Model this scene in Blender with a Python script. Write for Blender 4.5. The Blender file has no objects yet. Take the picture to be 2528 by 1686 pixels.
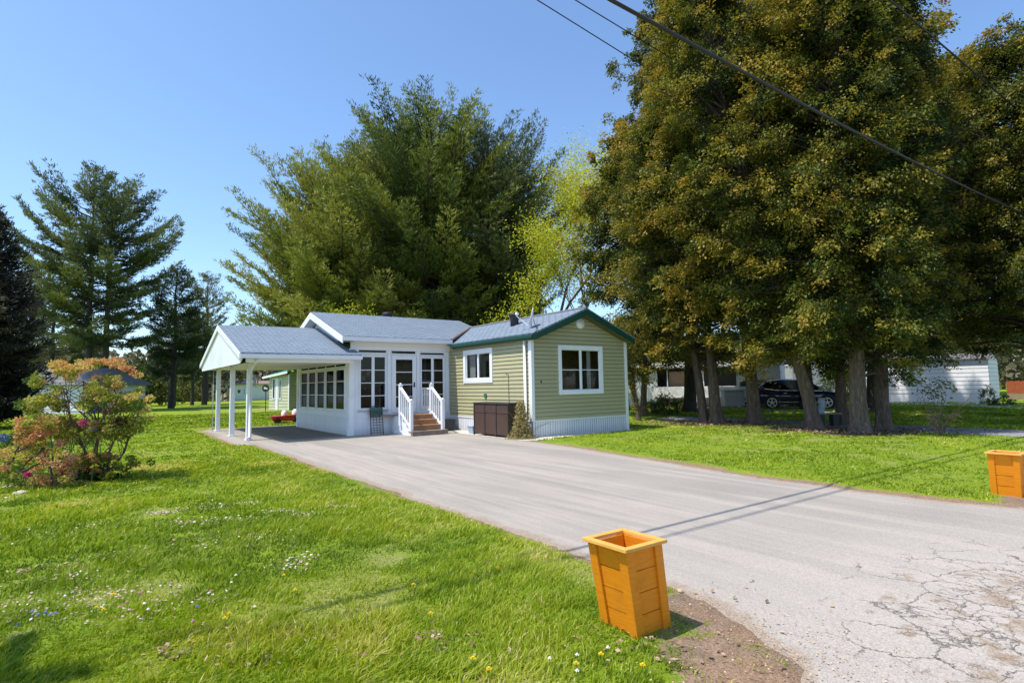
import bpy, math, random
import numpy as np
from math import sin, cos, pi, radians
random.seed(7)
rng = np.random.default_rng(11)
scene = bpy.context.scene
COL = scene.collection

# ------------------------------------------------------------------ camera model
FOC, PITCH, ROLL, EYE = 1396.5, .0777, .0175, 1.6
def V3(*a): return np.array(a, float)
_F = V3(0, cos(PITCH), sin(PITCH)); _U0 = V3(0, -sin(PITCH), cos(PITCH)); _X = V3(1, 0, 0)
_R = _X*cos(ROLL) - _U0*sin(ROLL); _U = _X*sin(ROLL) + _U0*cos(ROLL)
def ray(px, py): return _F + _R*(px-1264)/FOC + _U*(843-py)/FOC
def G(px, py, z=0.0):            # a pixel of the photo on a level plane
    d = ray(px, py); t = (z-EYE)/d[2]; return V3(0, 0, EYE) + d*t
def D(px, py, Y):                # a pixel of the photo at a distance
    d = ray(px, py); return V3(0, 0, EYE) + d*Y/d[1]
ANG = .6277
A = V3(.5868, 17.4255, 0)
hu = V3(cos(ANG), sin(ANG), 0); hv = V3(-sin(ANG), cos(ANG), 0)
def H(u, v, z=0): return A + hu*u + hv*v + V3(0, 0, z)       # house frame -> world
def HC(x, y):
    dx, dy = x-A[0], y-A[1]
    return dx*hu[0]+dy*hu[1], dx*hv[0]+dy*hv[1]

cam_d = bpy.data.cameras.new('camera'); cam = bpy.data.objects.new('camera', cam_d); COL.objects.link(cam)
cam_d.sensor_width = 36; cam_d.lens = 36*FOC/2528; cam_d.clip_start = .05; cam_d.clip_end = 4000
from mathutils import Matrix, Vector
cam.matrix_world = Matrix(((_R[0], _U[0], -_F[0], 0), (_R[1], _U[1], -_F[1], 0), (_R[2], _U[2], -_F[2], EYE), (0, 0, 0, 1)))
scene.camera = cam

# ------------------------------------------------------------------ light
SUN = (hu*-.5 + hv*.08 + V3(0, 0, 1)); SUN /= np.linalg.norm(SUN)
ELEV = math.asin(SUN[2]); AZ = math.atan2(SUN[0], SUN[1])
w = bpy.data.worlds.new('World'); scene.world = w; w.use_nodes = True
nt = w.node_tree; nt.nodes.clear()
sky = nt.nodes.new('ShaderNodeTexSky'); sky.sky_type = 'NISHITA'; sky.sun_disc = False
sky.sun_elevation = ELEV; sky.sun_rotation = AZ; sky.altitude = 300; sky.air_density = 1.0; sky.dust_density = 1.1; sky.ozone_density = 2.6
bg = nt.nodes.new('ShaderNodeBackground'); bg.inputs['Strength'].default_value = .15
out = nt.nodes.new('ShaderNodeOutputWorld')
tn = nt.nodes.new('ShaderNodeMix'); tn.data_type = 'RGBA'; tn.blend_type = 'MULTIPLY'; tn.inputs[0].default_value = 1
tn.inputs[7].default_value = (1.45, 1.62, 1.74, 1); nt.links.new(sky.outputs[0], tn.inputs[6]); nt.links.new(tn.outputs[2], bg.inputs[0]); nt.links.new(bg.outputs[0], out.inputs[0])
sd = bpy.data.lights.new('sun', 'SUN'); sd.energy = 5.5; sd.angle = radians(.53); sd.color = (1, .94, .85)
so = bpy.data.objects.new('sun', sd); COL.objects.link(so)
so.rotation_euler = Vector(SUN).to_track_quat('Z', 'Y').to_euler()
so.location = (0, 0, 60)
scene.view_settings.view_transform = 'Standard'; scene.view_settings.look = 'None'; scene.view_settings.exposure = 0
scene.cycles.max_bounces = 8; scene.cycles.transparent_max_bounces = 12

# ------------------------------------------------------------------ materials
class N:
    def __init__(s, name):
        s.m = bpy.data.materials.new(name); s.m.use_nodes = True; s.t = s.m.node_tree; s.t.nodes.clear()
        s.out = s.n('ShaderNodeOutputMaterial')
    def n(s, typ, **kw):
        x = s.t.nodes.new(typ)
        for k, v in kw.items():
            if k in x.inputs.keys() if hasattr(x.inputs, 'keys') else False: x.inputs[k].default_value = v
            else: setattr(x, k, v)
        return x
    def l(s, a, b): s.t.links.new(a, b)
    def coord(s, scale=(1, 1, 1), rot=(0, 0, 0), kind='Object'):
        tc = s.n('ShaderNodeTexCoord'); mp = s.n('ShaderNodeMapping')
        mp.inputs['Scale'].default_value = scale; mp.inputs['Rotation'].default_value = rot
        s.l(tc.outputs[kind], mp.inputs[0]); return mp.outputs[0]
    def noise(s, vec, scale, detail=4, rough=.55, dist=0):
        x = s.n('ShaderNodeTexNoise'); x.inputs['Scale'].default_value = scale; x.inputs['Detail'].default_value = detail
        x.inputs['Roughness'].default_value = rough; x.inputs['Distortion'].default_value = dist
        if vec is not None: s.l(vec, x.inputs['Vector'])
        return x.outputs['Fac']
    def ramp(s, fac, stops):
        r = s.n('ShaderNodeValToRGB'); e = r.color_ramp.elements
        while len(e) < len(stops): e.new(.5)
        for i, (p, c) in enumerate(stops):
            e[i].position = p; e[i].color = (*c, 1) if len(c) == 3 else c
        s.l(fac, r.inputs[0]); return r.outputs[0]
    def mix(s, fac, a, b, mode='MIX'):
        x = s.n('ShaderNodeMix', data_type='RGBA', blend_type=mode)
        for i, v in ((0, fac), (6, a), (7, b)):
            if isinstance(v, (int, float)): x.inputs[i].default_value = v
            elif isinstance(v, tuple): x.inputs[i].default_value = (*v, 1)
            else: s.l(v, x.inputs[i])
        return x.outputs[2]
    def math(s, op, a, b=0):
        x = s.n('ShaderNodeMath', operation=op)
        for i, v in ((0, a), (1, b)):
            if isinstance(v, (int, float)): x.inputs[i].default_value = v
            else: s.l(v, x.inputs[i])
        return x.outputs[0]
    def attr(s, name):
        x = s.n('ShaderNodeAttribute'); x.attribute_name = name; return x.outputs['Fac']
    def bsdf(s, col, rough=.7, bump=None, bstr=.3, bdist=.01, metal=0, spec=.4, coat=0):
        b = s.n('ShaderNodeBsdfPrincipled')
        if isinstance(col, tuple): b.inputs['Base Color'].default_value = (*col, 1)
        else: s.l(col, b.inputs['Base Color'])
        if isinstance(rough, (int, float)): b.inputs['Roughness'].default_value = rough
        else: s.l(rough, b.inputs['Roughness'])
        b.inputs['Metallic'].default_value = metal; b.inputs['Specular IOR Level'].default_value = spec
        b.inputs['Coat Weight'].default_value = coat
        if bump is not None:
            bp = s.n('ShaderNodeBump'); bp.inputs['Strength'].default_value = bstr; bp.inputs['Distance'].default_value = bdist
            s.l(bump, bp.inputs['Height']); s.l(bp.outputs[0], b.inputs['Normal'])
        s.l(b.outputs[0], s.out.inputs[0]); return s.m
def hue(c, k): return tuple(min(1, x*k) for x in c)
def grime(s, c, amount):
    v = s.coord((14, 14, .8)); st = s.noise(v, 1, 5, .65); sp = s.n('ShaderNodeSeparateXYZ'); tc = s.n('ShaderNodeTexCoord'); s.l(tc.outputs['Object'], sp.inputs[0])
    low = s.ramp(sp.outputs[2], [(0, (.55, .55, .55)), (.28, (0, 0, 0))]); m = s.math('MULTIPLY', s.math('ADD', s.ramp(st, [(.5, (0, 0, 0)), (.75, (.35, .35, .35))]), low), amount)
    return s.mix(m, c, (.33, .29, .23))
def paint(name, col, rough=.55, var=.12, scale=3, bump=.15, metal=0, spec=.4, dirt=None, grim=0):
    s = N(name); v = s.coord(); n1 = s.noise(v, scale, 6, .65); n2 = s.noise(v, scale*14, 3)
    c = s.ramp(n1, [(.3, hue(col, 1-var)), (.7, hue(col, 1+var*.6))])
    c = s.mix(.25, c, s.ramp(n2, [(.35, hue(col, 1-var*1.5)), (.6, col)]))
    if dirt:
        c = s.mix(s.ramp(s.noise(v, .9, 8, .7), [(.52, (0, 0, 0)), (.75, (.5, .5, .5))]), c, dirt)
    if grim: c = grime(s, c, grim)
    return s.bsdf(c, rough, n2, bump, .004, metal, spec)
M = {}
M['white'] = paint('white_paint', (.78, .80, .84), .45, .05, 2, .08, dirt=(.52, .53, .54))
M['white_panel'] = paint('white_wall_panel', (.74, .76, .80), .5, .07, 1.3, .1, dirt=(.5, .5, .5), grim=.5)
M['ceiling'] = paint('carport_ceiling', (.76, .75, .72), .6, .05, 1)
M['siding'] = paint('green_siding', (.405, .38, .215), .5, .07, 1.2, .08, dirt=(.36, .34, .21), grim=.45)
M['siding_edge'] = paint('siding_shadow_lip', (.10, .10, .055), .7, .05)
M['green_trim'] = paint('green_trim', (.007, .058, .036), .45, .2)
M['green_roof'] = paint('green_metal_roof', (.03, .30, .20), .4, .1)
M['skirt'] = paint('skirting', (.70, .72, .77), .5, .05, 1.5, grim=.75)
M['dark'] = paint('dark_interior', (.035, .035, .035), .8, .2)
M['interior'] = paint('interior_wall', (.17, .16, .14), .8, .1)
M['curtain'] = paint('curtain_cloth', (.6, .62, .62), .9, .1, 4)
M['black'] = paint('black_metal', (.025, .025, .03), .45, .3, 6)
M['blackpl'] = paint('black_plastic', (.03, .03, .033), .5, .3, 6)
M['brown'] = paint('brown_resin', (.075, .042, .032), .5, .2, 3)
M['wood_tread'] = paint('cedar_riser', (.36, .19, .095), .75, .25, 5, .3)
M['wood_old'] = paint('weathered_wood', (.28, .22, .17), .85, .35, 8, .5)
def mwood(name, col, rough=.5, grain=(30, 30, 2.2)):
    s = N(name); v = s.coord(grain); n1 = s.noise(v, 1.2, 6, .65, 1.2); n2 = s.noise(s.coord(), 5, 5, .7); n3 = s.noise(s.coord(), 90, 2)
    c = s.ramp(n1, [(.3, hue(col, .84)), (.5, col), (.7, hue(col, 1.08))])
    c = s.mix(s.ramp(n2, [(.5, (0, 0, 0)), (.78, (.6, .6, .6))]), c, hue(col, .62))
    return s.bsdf(c, s.ramp(n2, [(.3, (rough, rough, rough)), (.7, (rough+.3, rough+.3, rough+.3))]), s.math('ADD', n1, s.math('MULTIPLY', n3, .2)), .5, .004, spec=.35)
M['orange'] = mwood('orange_stain', (.80, .26, .006), grain=(3, 3, 42))
M['orange_rim'] = mwood('orange_stain_rim', (.72, .37, .08), grain=(8, 8, 40))
M['soil'] = paint('dry_soil', (.42, .33, .27), .95, .3, 14, .8)
M['flash'] = paint('rusty_flashing', (.36, .24, .19), .6, .25, 5)
M['grey'] = paint('grey_paint', (.42, .43, .43), .5, .1)
M['cable'] = paint('cable_rubber', (.02, .02, .022), .55, .1)
M['whitelit'] = paint('white_trailer', (.80, .80, .80), .5, .05, 1)
M['beige'] = paint('beige_stucco', (.62, .52, .38), .8, .15, 1.5)
M['brownroof'] = paint('brown_roof', (.26, .18, .15), .8, .15, 2)
M['greyroof'] = paint('grey_roof', (.17, .165, .165), .8, .2, 2)
M['fence'] = paint('red_cedar_fence', (.50, .11, .035), .6, .25, 3)
M['red'] = paint('red_plastic', (.45, .02, .03), .4, .2, 5)
M['tarp'] = paint('grey_tarp', (.16, .15, .18), .6, .2, 3)
M['glassbin'] = paint('blue_bin', (.32, .42, .50), .4, .1)
M['tail'] = paint('tail_light', (.5, .01, .015), .2, .1)
M['chrome'] = paint('chrome', (.75, .75, .76), .15, .03, metal=1)
M['rim'] = paint('alloy_rim', (.62, .62, .62), .3, .05, metal=.6)
M['tyre'] = paint('tyre_rubber', (.02, .02, .02), .85, .2)
M['stone'] = paint('pale_stone', (.55, .50, .44), .9, .25, 9, .8)
M['pebble'] = paint('pale_gravel', (.62, .58, .50), .9, .3, 25, 1)
M['board'] = paint('osb_board', (.40, .27, .17), .8, .2)
M['yellow'] = paint('dandelion_yellow', (.85, .62, .01), .7, .15, 30)
M['petwhite'] = paint('petal_white', (.85, .84, .80), .7, .05)
M['petpink'] = paint('petal_pink', (.66, .28, .40), .7, .15)
M['petblue'] = paint('petal_blue', (.22, .30, .62), .7, .15)
M['stem'] = paint('stem_green', (.12, .22, .03), .7, .15)
def mcar():
    s = N('navy_car_paint'); return s.bsdf((.012, .02, .055), .18, None, spec=.6, coat=1)
M['car'] = mcar()
def mglass(name, tint, gl=.06, fk=1.0):
    s = N(name); tr = s.n('ShaderNodeBsdfTransparent'); tr.inputs[0].default_value = (*tint, 1)
    g = s.n('ShaderNodeBsdfGlossy'); g.inputs['Roughness'].default_value = .03
    fr = s.n('ShaderNodeLayerWeight'); fr.inputs[0].default_value = .5
    ad = s.math('ADD', s.math('MULTIPLY', s.math('POWER', fr.outputs['Facing'], 4), fk*.9), gl+.02)
    mx = s.n('ShaderNodeMixShader'); s.l(ad, mx.inputs[0]); s.l(tr.outputs[0], mx.inputs[1]); s.l(g.outputs[0], mx.inputs[2])
    s.l(mx.outputs[0], s.out.inputs[0]); return s.m
M['glass'] = mglass('window_glass', (.62, .62, .60), .03)
M['screen'] = mglass('tinted_vinyl_pane', (.30, .29, .27), .012, .22)
M['carglass'] = mglass('car_glass', (.22, .25, .26), .1)

def mshingle():
    s = N('blue_grey_shingles')
    uv = s.n('ShaderNodeAttribute'); uv.attribute_name = 'ruv'
    br = s.n('ShaderNodeTexBrick'); br.offset = .5
    br.inputs['Scale'].default_value = 1; br.inputs['Brick Width'].default_value = .33; br.inputs['Row Height'].default_value = .15
    br.inputs['Mortar Size'].default_value = .028; br.inputs['Mortar Smooth'].default_value = .2; br.inputs['Bias'].default_value = -.1
    dn = s.noise(uv.outputs['Vector'], 1.3, 3); ad = s.n('ShaderNodeVectorMath', operation='ADD')
    sc = s.n('ShaderNodeVectorMath', operation='SCALE'); cm = s.n('ShaderNodeCombineXYZ')
    s.l(dn, cm.inputs[0]); s.l(s.noise(uv.outputs['Vector'], 2.1, 3), cm.inputs[1]); s.l(cm.outputs[0], sc.inputs[0]); sc.inputs['Scale'].default_value = .15
    s.l(uv.outputs['Vector'], ad.inputs[0]); s.l(sc.outputs[0], ad.inputs[1]); s.l(ad.outputs[0], br.inputs['Vector'])
    br.inputs['Color1'].default_value = (.15, .185, .25, 1); br.inputs['Color2'].default_value = (.25, .29, .37, 1); br.inputs['Mortar'].default_value = (.03, .037, .055, 1)
    n1 = s.noise(uv.outputs['Vector'], .8, 6, .7); n2 = s.noise(uv.outputs['Vector'], 60, 2)
    c = s.mix(.22, br.outputs[0], s.ramp(n1, [(.3, (.17, .205, .27)), (.7, (.29, .33, .40))]))
    c = s.mix(.3, c, s.ramp(n2, [(.3, (.14, .17, .21)), (.7, (.38, .42, .5))]))
    c = s.mix(1.0, c, (.92, 1.0, .99), 'MULTIPLY')
    # saw-tooth relief of the courses
    sep = s.n('ShaderNodeSeparateXYZ'); s.l(ad.outputs[0], sep.inputs[0])
    fr = s.math('FRACT', s.math('DIVIDE', sep.outputs[1], .14))
    h = s.math('ADD', s.math('MULTIPLY', fr, -.7), s.math('MULTIPLY', br.outputs['Fac'], -.6))
    return s.bsdf(c, .8, h, 1.0, .02)
M['shingle'] = mshingle()

def mleaf(name, stops, trans=.35, rough=.55):
    s = N(name); t = s.attr('tint'); c = s.ramp(t, stops)
    d = s.n('ShaderNodeBsdfPrincipled'); s.l(c, d.inputs['Base Color']); d.inputs['Roughness'].default_value = rough; d.inputs['Specular IOR Level'].default_value = .25
    tr = s.n('ShaderNodeBsdfTranslucent'); s.l(s.mix(1.0, c, (1.25, 1.2, .55), 'MULTIPLY'), tr.inputs[0])
    mx = s.n('ShaderNodeMixShader'); mx.inputs[0].default_value = trans
    s.l(d.outputs[0], mx.inputs[1]); s.l(tr.outputs[0], mx.inputs[2]); s.l(mx.outputs[0], s.out.inputs[0]); return s.m
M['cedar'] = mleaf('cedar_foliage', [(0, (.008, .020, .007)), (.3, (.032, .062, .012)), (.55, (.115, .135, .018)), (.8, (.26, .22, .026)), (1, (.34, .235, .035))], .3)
M['greypine'] = mleaf('grey_green_foliage', [(0, (.02, .035, .018)), (.5, (.105, .125, .05)), (1, (.25, .24, .10))], .25)
M['pine'] = mleaf('pine_needles', [(0, (.010, .026, .009)), (.45, (.075, .115, .022)), (.75, (.22, .26, .04)), (1, (.36, .36, .08))], .2)
M['bluepine'] = mleaf('blue_pine_needles', [(0, (.010, .024, .012)), (.5, (.065, .095, .038)), (1, (.21, .24, .08))], .2)
M['spruce'] = mleaf('dark_spruce_needles', [(0, (.006, .010, .008)), (.7, (.02, .025, .02)), (1, (.16, .13, .11))], .1)
M['spring'] = mleaf('spring_leaves', [(0, (.18, .22, .02)), (.5, (.46, .50, .03)), (1, (.68, .66, .10))], .45)
M['scrub'] = mleaf('scrub_leaves', [(0, (.05, .07, .02)), (.5, (.16, .18, .05)), (1, (.34, .30, .10))], .3)
M['wood'] = mleaf('far_wood', [(0, (.05, .06, .035)), (.4, (.11, .11, .06)), (.75, (.2, .17, .11)), (1, (.26, .22, .16))], .25)
M['autumn'] = mleaf('shrub_leaves', [(0, (.07, .13, .015)), (.25, (.27, .30, .04)), (.45, (.50, .46, .12)), (.62, (.60, .38, .14)), (.78, (.60, .24, .11)), (.9, (.50, .13, .08)), (1, (.68, .46, .30))], .35)
M['bloom'] = mleaf('hydrangea_bloom', [(0, (.10, .16, .5)), (.25, (.45, .5, .66)), (.5, (.62, .03, .28)), (.75, (.66, .30, .22)), (1, (.72, .55, .38))], .2)
M['grass'] = mleaf('grass_blades', [(0, (.085, .15, .008)), (.4, (.22, .315, .012)), (.7, (.36, .42, .025)), (.88, (.52, .50, .09)), (1, (.64, .53, .26))], .4, .45)
M['ivy'] = mleaf('ivy_leaves', [(0, (.05, .07, .02)), (.5, (.18, .18, .04)), (1, (.40, .34, .12))], .3)
M['dryvine'] = mleaf('dry_vine', [(0, (.16, .13, .05)), (.5, (.38, .32, .13)), (1, (.55, .48, .28))], .3)
M['green'] = mleaf('green_leaves', [(0, (.02, .05, .015)), (.6, (.07, .13, .03)), (1, (.2, .3, .05))], .3)
M['litter'] = mleaf('leaf_litter', [(0, (.10, .05, .03)), (.5, (.28, .18, .10)), (1, (.55, .42, .30))], .1, .8)
M['petals'] = mleaf('petal_litter', [(0, (.34, .22, .17)), (.5, (.58, .40, .36)), (1, (.84, .76, .74))], .2, .8)

def mbark(name, c1, c2, c3):
    s = N(name); v = s.coord((9, 9, 1.6)); n1 = s.noise(v, 2.2, 8, .7, .6); n2 = s.noise(s.coord((1, 1, .6)), 1.2, 3)
    c = s.ramp(n1, [(.3, c1), (.52, c2), (.72, c3)]); c = s.mix(s.ramp(n2, [(.4, (0, 0, 0)), (.7, (.6, .6, .6))]), c, hue(c2, 1.25))
    return s.bsdf(c, .9, n1, .9, .04)
M['bark'] = mbark('cedar_bark', (.045, .031, .022), (.125, .09, .066), (.28, .22, .175))
M['limb'] = mbark('limb_bark', (.03, .022, .018), (.075, .058, .045), (.14, .11, .09))
M['barkdark'] = mbark('pine_bark', (.02, .017, .014), (.06, .05, .042), (.14, .12, .10))
M['twig'] = mbark('shrub_bark', (.06, .04, .03), (.15, .10, .075), (.30, .22, .17))

def mground():
    s = N('lawn_soil'); v = s.coord()
    n1 = s.noise(v, .55, 6, .6); n2 = s.noise(v, 7, 4, .65); n3 = s.noise(v, 60, 3, .7)
    g = s.ramp(n1, [(.3, (.17, .25, .012)), (.5, (.25, .33, .018)), (.68, (.35, .38, .04)), (.8, (.44, .40, .10))])
    g = s.mix(.45, g, s.ramp(n2, [(.3, (.12, .22, .01)), (.55, (.24, .36, .02)), (.75, (.42, .44, .08))]))
    g = s.mix(.4, g, s.ramp(n3, [(.3, (.04, .08, .006)), (.6, (.22, .30, .03))]))
    g = s.mix(s.math('MULTIPLY', s.attr('dry'), .85), g, s.ramp(n3, [(.3, (.17, .14, .06)), (.7, (.50, .43, .22))]))
    d = s.ramp(n2, [(.25, (.11, .075, .05)), (.5, (.27, .19, .13)), (.75, (.42, .33, .24))])
    d = s.mix(.5, d, s.ramp(n3, [(.3, (.08, .06, .04)), (.55, (.30, .22, .15)), (.8, (.6, .52, .42))]))
    rust = s.mix(s.ramp(s.noise(v, 1.7, 4), [(.42, (0, 0, 0)), (.6, (.8, .8, .8))]), d, s.ramp(n3, [(.3, (.17, .10, .065)), (.7, (.45, .29, .18))]))
    m = s.attr('dirt'); mm = s.ramp(s.math('ADD', m, s.math('MULTIPLY', s.math('SUBTRACT', n2, .5), .9)), [(.38, (0, 0, 0)), (.6, (1, 1, 1))])
    c = s.mix(mm, g, rust)
    k = s.attr('mulch'); km = s.ramp(s.math('ADD', k, s.math('MULTIPLY', s.math('SUBTRACT', n2, .5), .8)), [(.4, (0, 0, 0)), (.6, (1, 1, 1))])
    c = s.mix(km, c, s.ramp(n3, [(.3, (.045, .03, .02)), (.55, (.14, .095, .06)), (.8, (.36, .27, .18))]))
    return s.bsdf(c, .95, s.math('ADD', n3, s.math('MULTIPLY', n2, 2)), .8, .03, spec=.1)
M['ground'] = mground()

def masph():
    s = N('worn_driveway')
    v = s.coord((1, 1, 1), (0, 0, -ANG)); vs = s.coord((1.0, .10, 1), (0, 0, 0))
    tc = s.n('ShaderNodeTexCoord'); mp = s.n('ShaderNodeMapping'); mp.vector_type = 'POINT'
    mp.inputs['Rotation'].default_value = (0, 0, -ANG); s.l(tc.outputs['Object'], mp.inputs[0])
    mp2 = s.n('ShaderNodeMapping'); mp2.inputs['Scale'].default_value = (1.3, .09, 1); s.l(mp.outputs[0], mp2.inputs[0])
    mp3 = s.n('ShaderNodeMapping'); mp3.inputs['Scale'].default_value = (6, .35, 1); s.l(mp.outputs[0], mp3.inputs[0])
    st = s.noise(mp2.outputs[0], 1, 4, .6, .6); st2 = s.noise(mp3.outputs[0], 1, 5, .65, .4)
    n1 = s.noise(v, .5, 5, .6); n3 = s.noise(v, 90, 3, .8); n2 = s.noise(v, 5, 5, .7)
    c = s.ramp(st, [(.34, (.26, .248, .235)), (.45, (.31, .295, .28)), (.52, (.54, .475, .43)), (.6, (.35, .33, .31)), (.7, (.47, .425, .385))])
    c = s.mix(.3, c, s.ramp(st2, [(.35, (.25, .24, .228)), (.65, (.56, .50, .455))]))
    c = s.mix(.3, c, s.ramp(n1, [(.35, (.26, .25, .235)), (.65, (.50, .455, .42))]))
    c = s.mix(.34, c, s.ramp(n3, [(.3, (.10, .095, .09)), (.7, (.60, .555, .51))]))
    c = s.mix(s.ramp(n2, [(.66, (0, 0, 0)), (.8, (.35, .35, .35))]), c, (.50, .36, .24))
    c = s.mix(.12, c, (.05, .05, .05)); c = s.mix(s.math('MULTIPLY', s.attr('carport_shade'), .6), c, (.07, .07, .072))  # deepens the carport roof's shade by darkening the paving colour beneath it
    nearw = s.attr('worn')
    grit = s.ramp(n3, [(.3, (.16, .15, .14)), (.6, (.45, .42, .39)), (.8, (.7, .67, .63))])
    c = s.mix(s.math('MULTIPLY', nearw, .45), c, grit)
    # alligator cracks where the attribute says so
    dsc = s.n('ShaderNodeVectorMath', operation='SCALE'); dsc.inputs['Scale'].default_value = .35
    nz = s.n('ShaderNodeTexNoise'); nz.inputs['Scale'].default_value = 3; nz.inputs['Detail'].default_value = 6; nz.inputs['Roughness'].default_value = .7; s.l(v, nz.inputs['Vector'])
    s.l(nz.outputs['Color'], dsc.inputs[0]); ad = s.n('ShaderNodeVectorMath', operation='ADD'); s.l(v, ad.inputs[0]); s.l(dsc.outputs[0], ad.inputs[1])
    def crack(scale, wd):
        vo = s.n('ShaderNodeTexVoronoi', feature='DISTANCE_TO_EDGE'); vo.inputs['Scale'].default_value = scale; s.l(ad.outputs[0], vo.inputs['Vector'])
        return s.ramp(vo.outputs['Distance'], [(0, (1, 1, 1)), (wd, (0, 0, 0))])
    ca = s.attr('crack'); c = s.mix(s.math('MULTIPLY', ca, .5), c, s.ramp(n3, [(.3, (.30, .27, .25)), (.6, (.60, .54, .50))]))
    gate = s.ramp(s.math('ADD', ca, s.math('MULTIPLY', s.math('SUBTRACT', s.noise(v, 2.2, 4), .5), .9)), [(.45, (0, 0, 0)), (.62, (1, 1, 1))])
    gate2 = s.ramp(s.math('ADD', ca, s.math('MULTIPLY', s.math('SUBTRACT', s.noise(v, 3.1, 4), .5), .9)), [(.66, (0, 0, 0)), (.8, (1, 1, 1))])
    k = s.math('MAXIMUM', s.math('MULTIPLY', crack(2.1, .016), gate), s.math('MULTIPLY', crack(5.5, .028), gate2))
    c = s.mix(s.math('MULTIPLY', k, .9), c, (.07, .06, .052))
    c = s.mix(s.math('MULTIPLY', gate2, s.ramp(s.noise(v, 4, 5), [(.5, (0, 0, 0)), (.62, (.85, .85, .85))])), c, s.ramp(n3, [(.3, (.13, .09, .06)), (.7, (.42, .33, .25))]))
    ed = s.attr('edge'); em = s.ramp(s.math('ADD', ed, s.math('MULTIPLY', s.math('SUBTRACT', n2, .5), .9)), [(.5, (0, 0, 0)), (.72, (.9, .9, .9))])
    c = s.mix(em, c, s.ramp(n3, [(.3, (.14, .11, .09)), (.55, (.36, .29, .23)), (.8, (.6, .54, .47))]))
    c = s.mix(1.0, c, (1.0, .965, .90), 'MULTIPLY')
    h = s.math('SUBTRACT', s.math('MULTIPLY', n3, .35), s.math('MULTIPLY', k, 1.2))
    return s.bsdf(c, .9, h, .6, .012, spec=.2)
M['asphalt'] = masph()
def mlane(name, a, b):
    s = N(name); v = s.coord(); n1 = s.noise(v, .6, 5); n3 = s.noise(v, 40, 3, .7)
    c = s.mix(.4, s.ramp(n1, [(.3, a), (.7, b)]), s.ramp(n3, [(.3, hue(a, .5)), (.7, hue(b, 1.3))])); return s.bsdf(c, .9, n3, .5, .01, spec=.2)
M['lane'] = mlane('neighbour_lane', (.20, .20, .215), (.32, .31, .32))
M['farroad'] = mlane('far_road', (.38, .36, .34), (.5, .47, .45))

# ------------------------------------------------------------------ mesh helpers
def link(name, me, mat, parent=None, smooth=False):
    o = bpy.data.objects.new(name, me); COL.objects.link(o)
    if mat is not None: me.materials.append(mat)
    if parent is not None: o.parent = parent
    if smooth: me.polygons.foreach_set('use_smooth', [True]*len(me.polygons))
    return o
def tag(o, label=None, cat=None, group=None, kind=None):
    for k, v in (('label', label), ('category', cat), ('group', group), ('kind', kind)):
        if v: o[k] = v
    return o
def empty(name, loc, rz=0):
    o = bpy.data.objects.new(name, None); COL.objects.link(o); o.location = tuple(float(c) for c in loc); o.rotation_euler = (0, 0, rz); o.empty_display_size = .2
    return o
def npmesh(name, V, F, attrs=None, dom='FACE'):
    me = bpy.data.meshes.new(name); V = np.asarray(V, np.float32); F = np.asarray(F, np.int32); n, k = F.shape
    me.vertices.add(len(V)); me.vertices.foreach_set('co', V.ravel())
    me.loops.add(n*k); me.loops.foreach_set('vertex_index', F.ravel())
    me.polygons.add(n); me.polygons.foreach_set('loop_start', np.arange(0, n*k, k, dtype=np.int32))
    me.update(calc_edges=True)
    for an, av in (attrs or {}).items():
        a = me.attributes.new(an, 'FLOAT', dom); a.data.foreach_set('value', np.asarray(av, np.float32))
    return me
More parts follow.
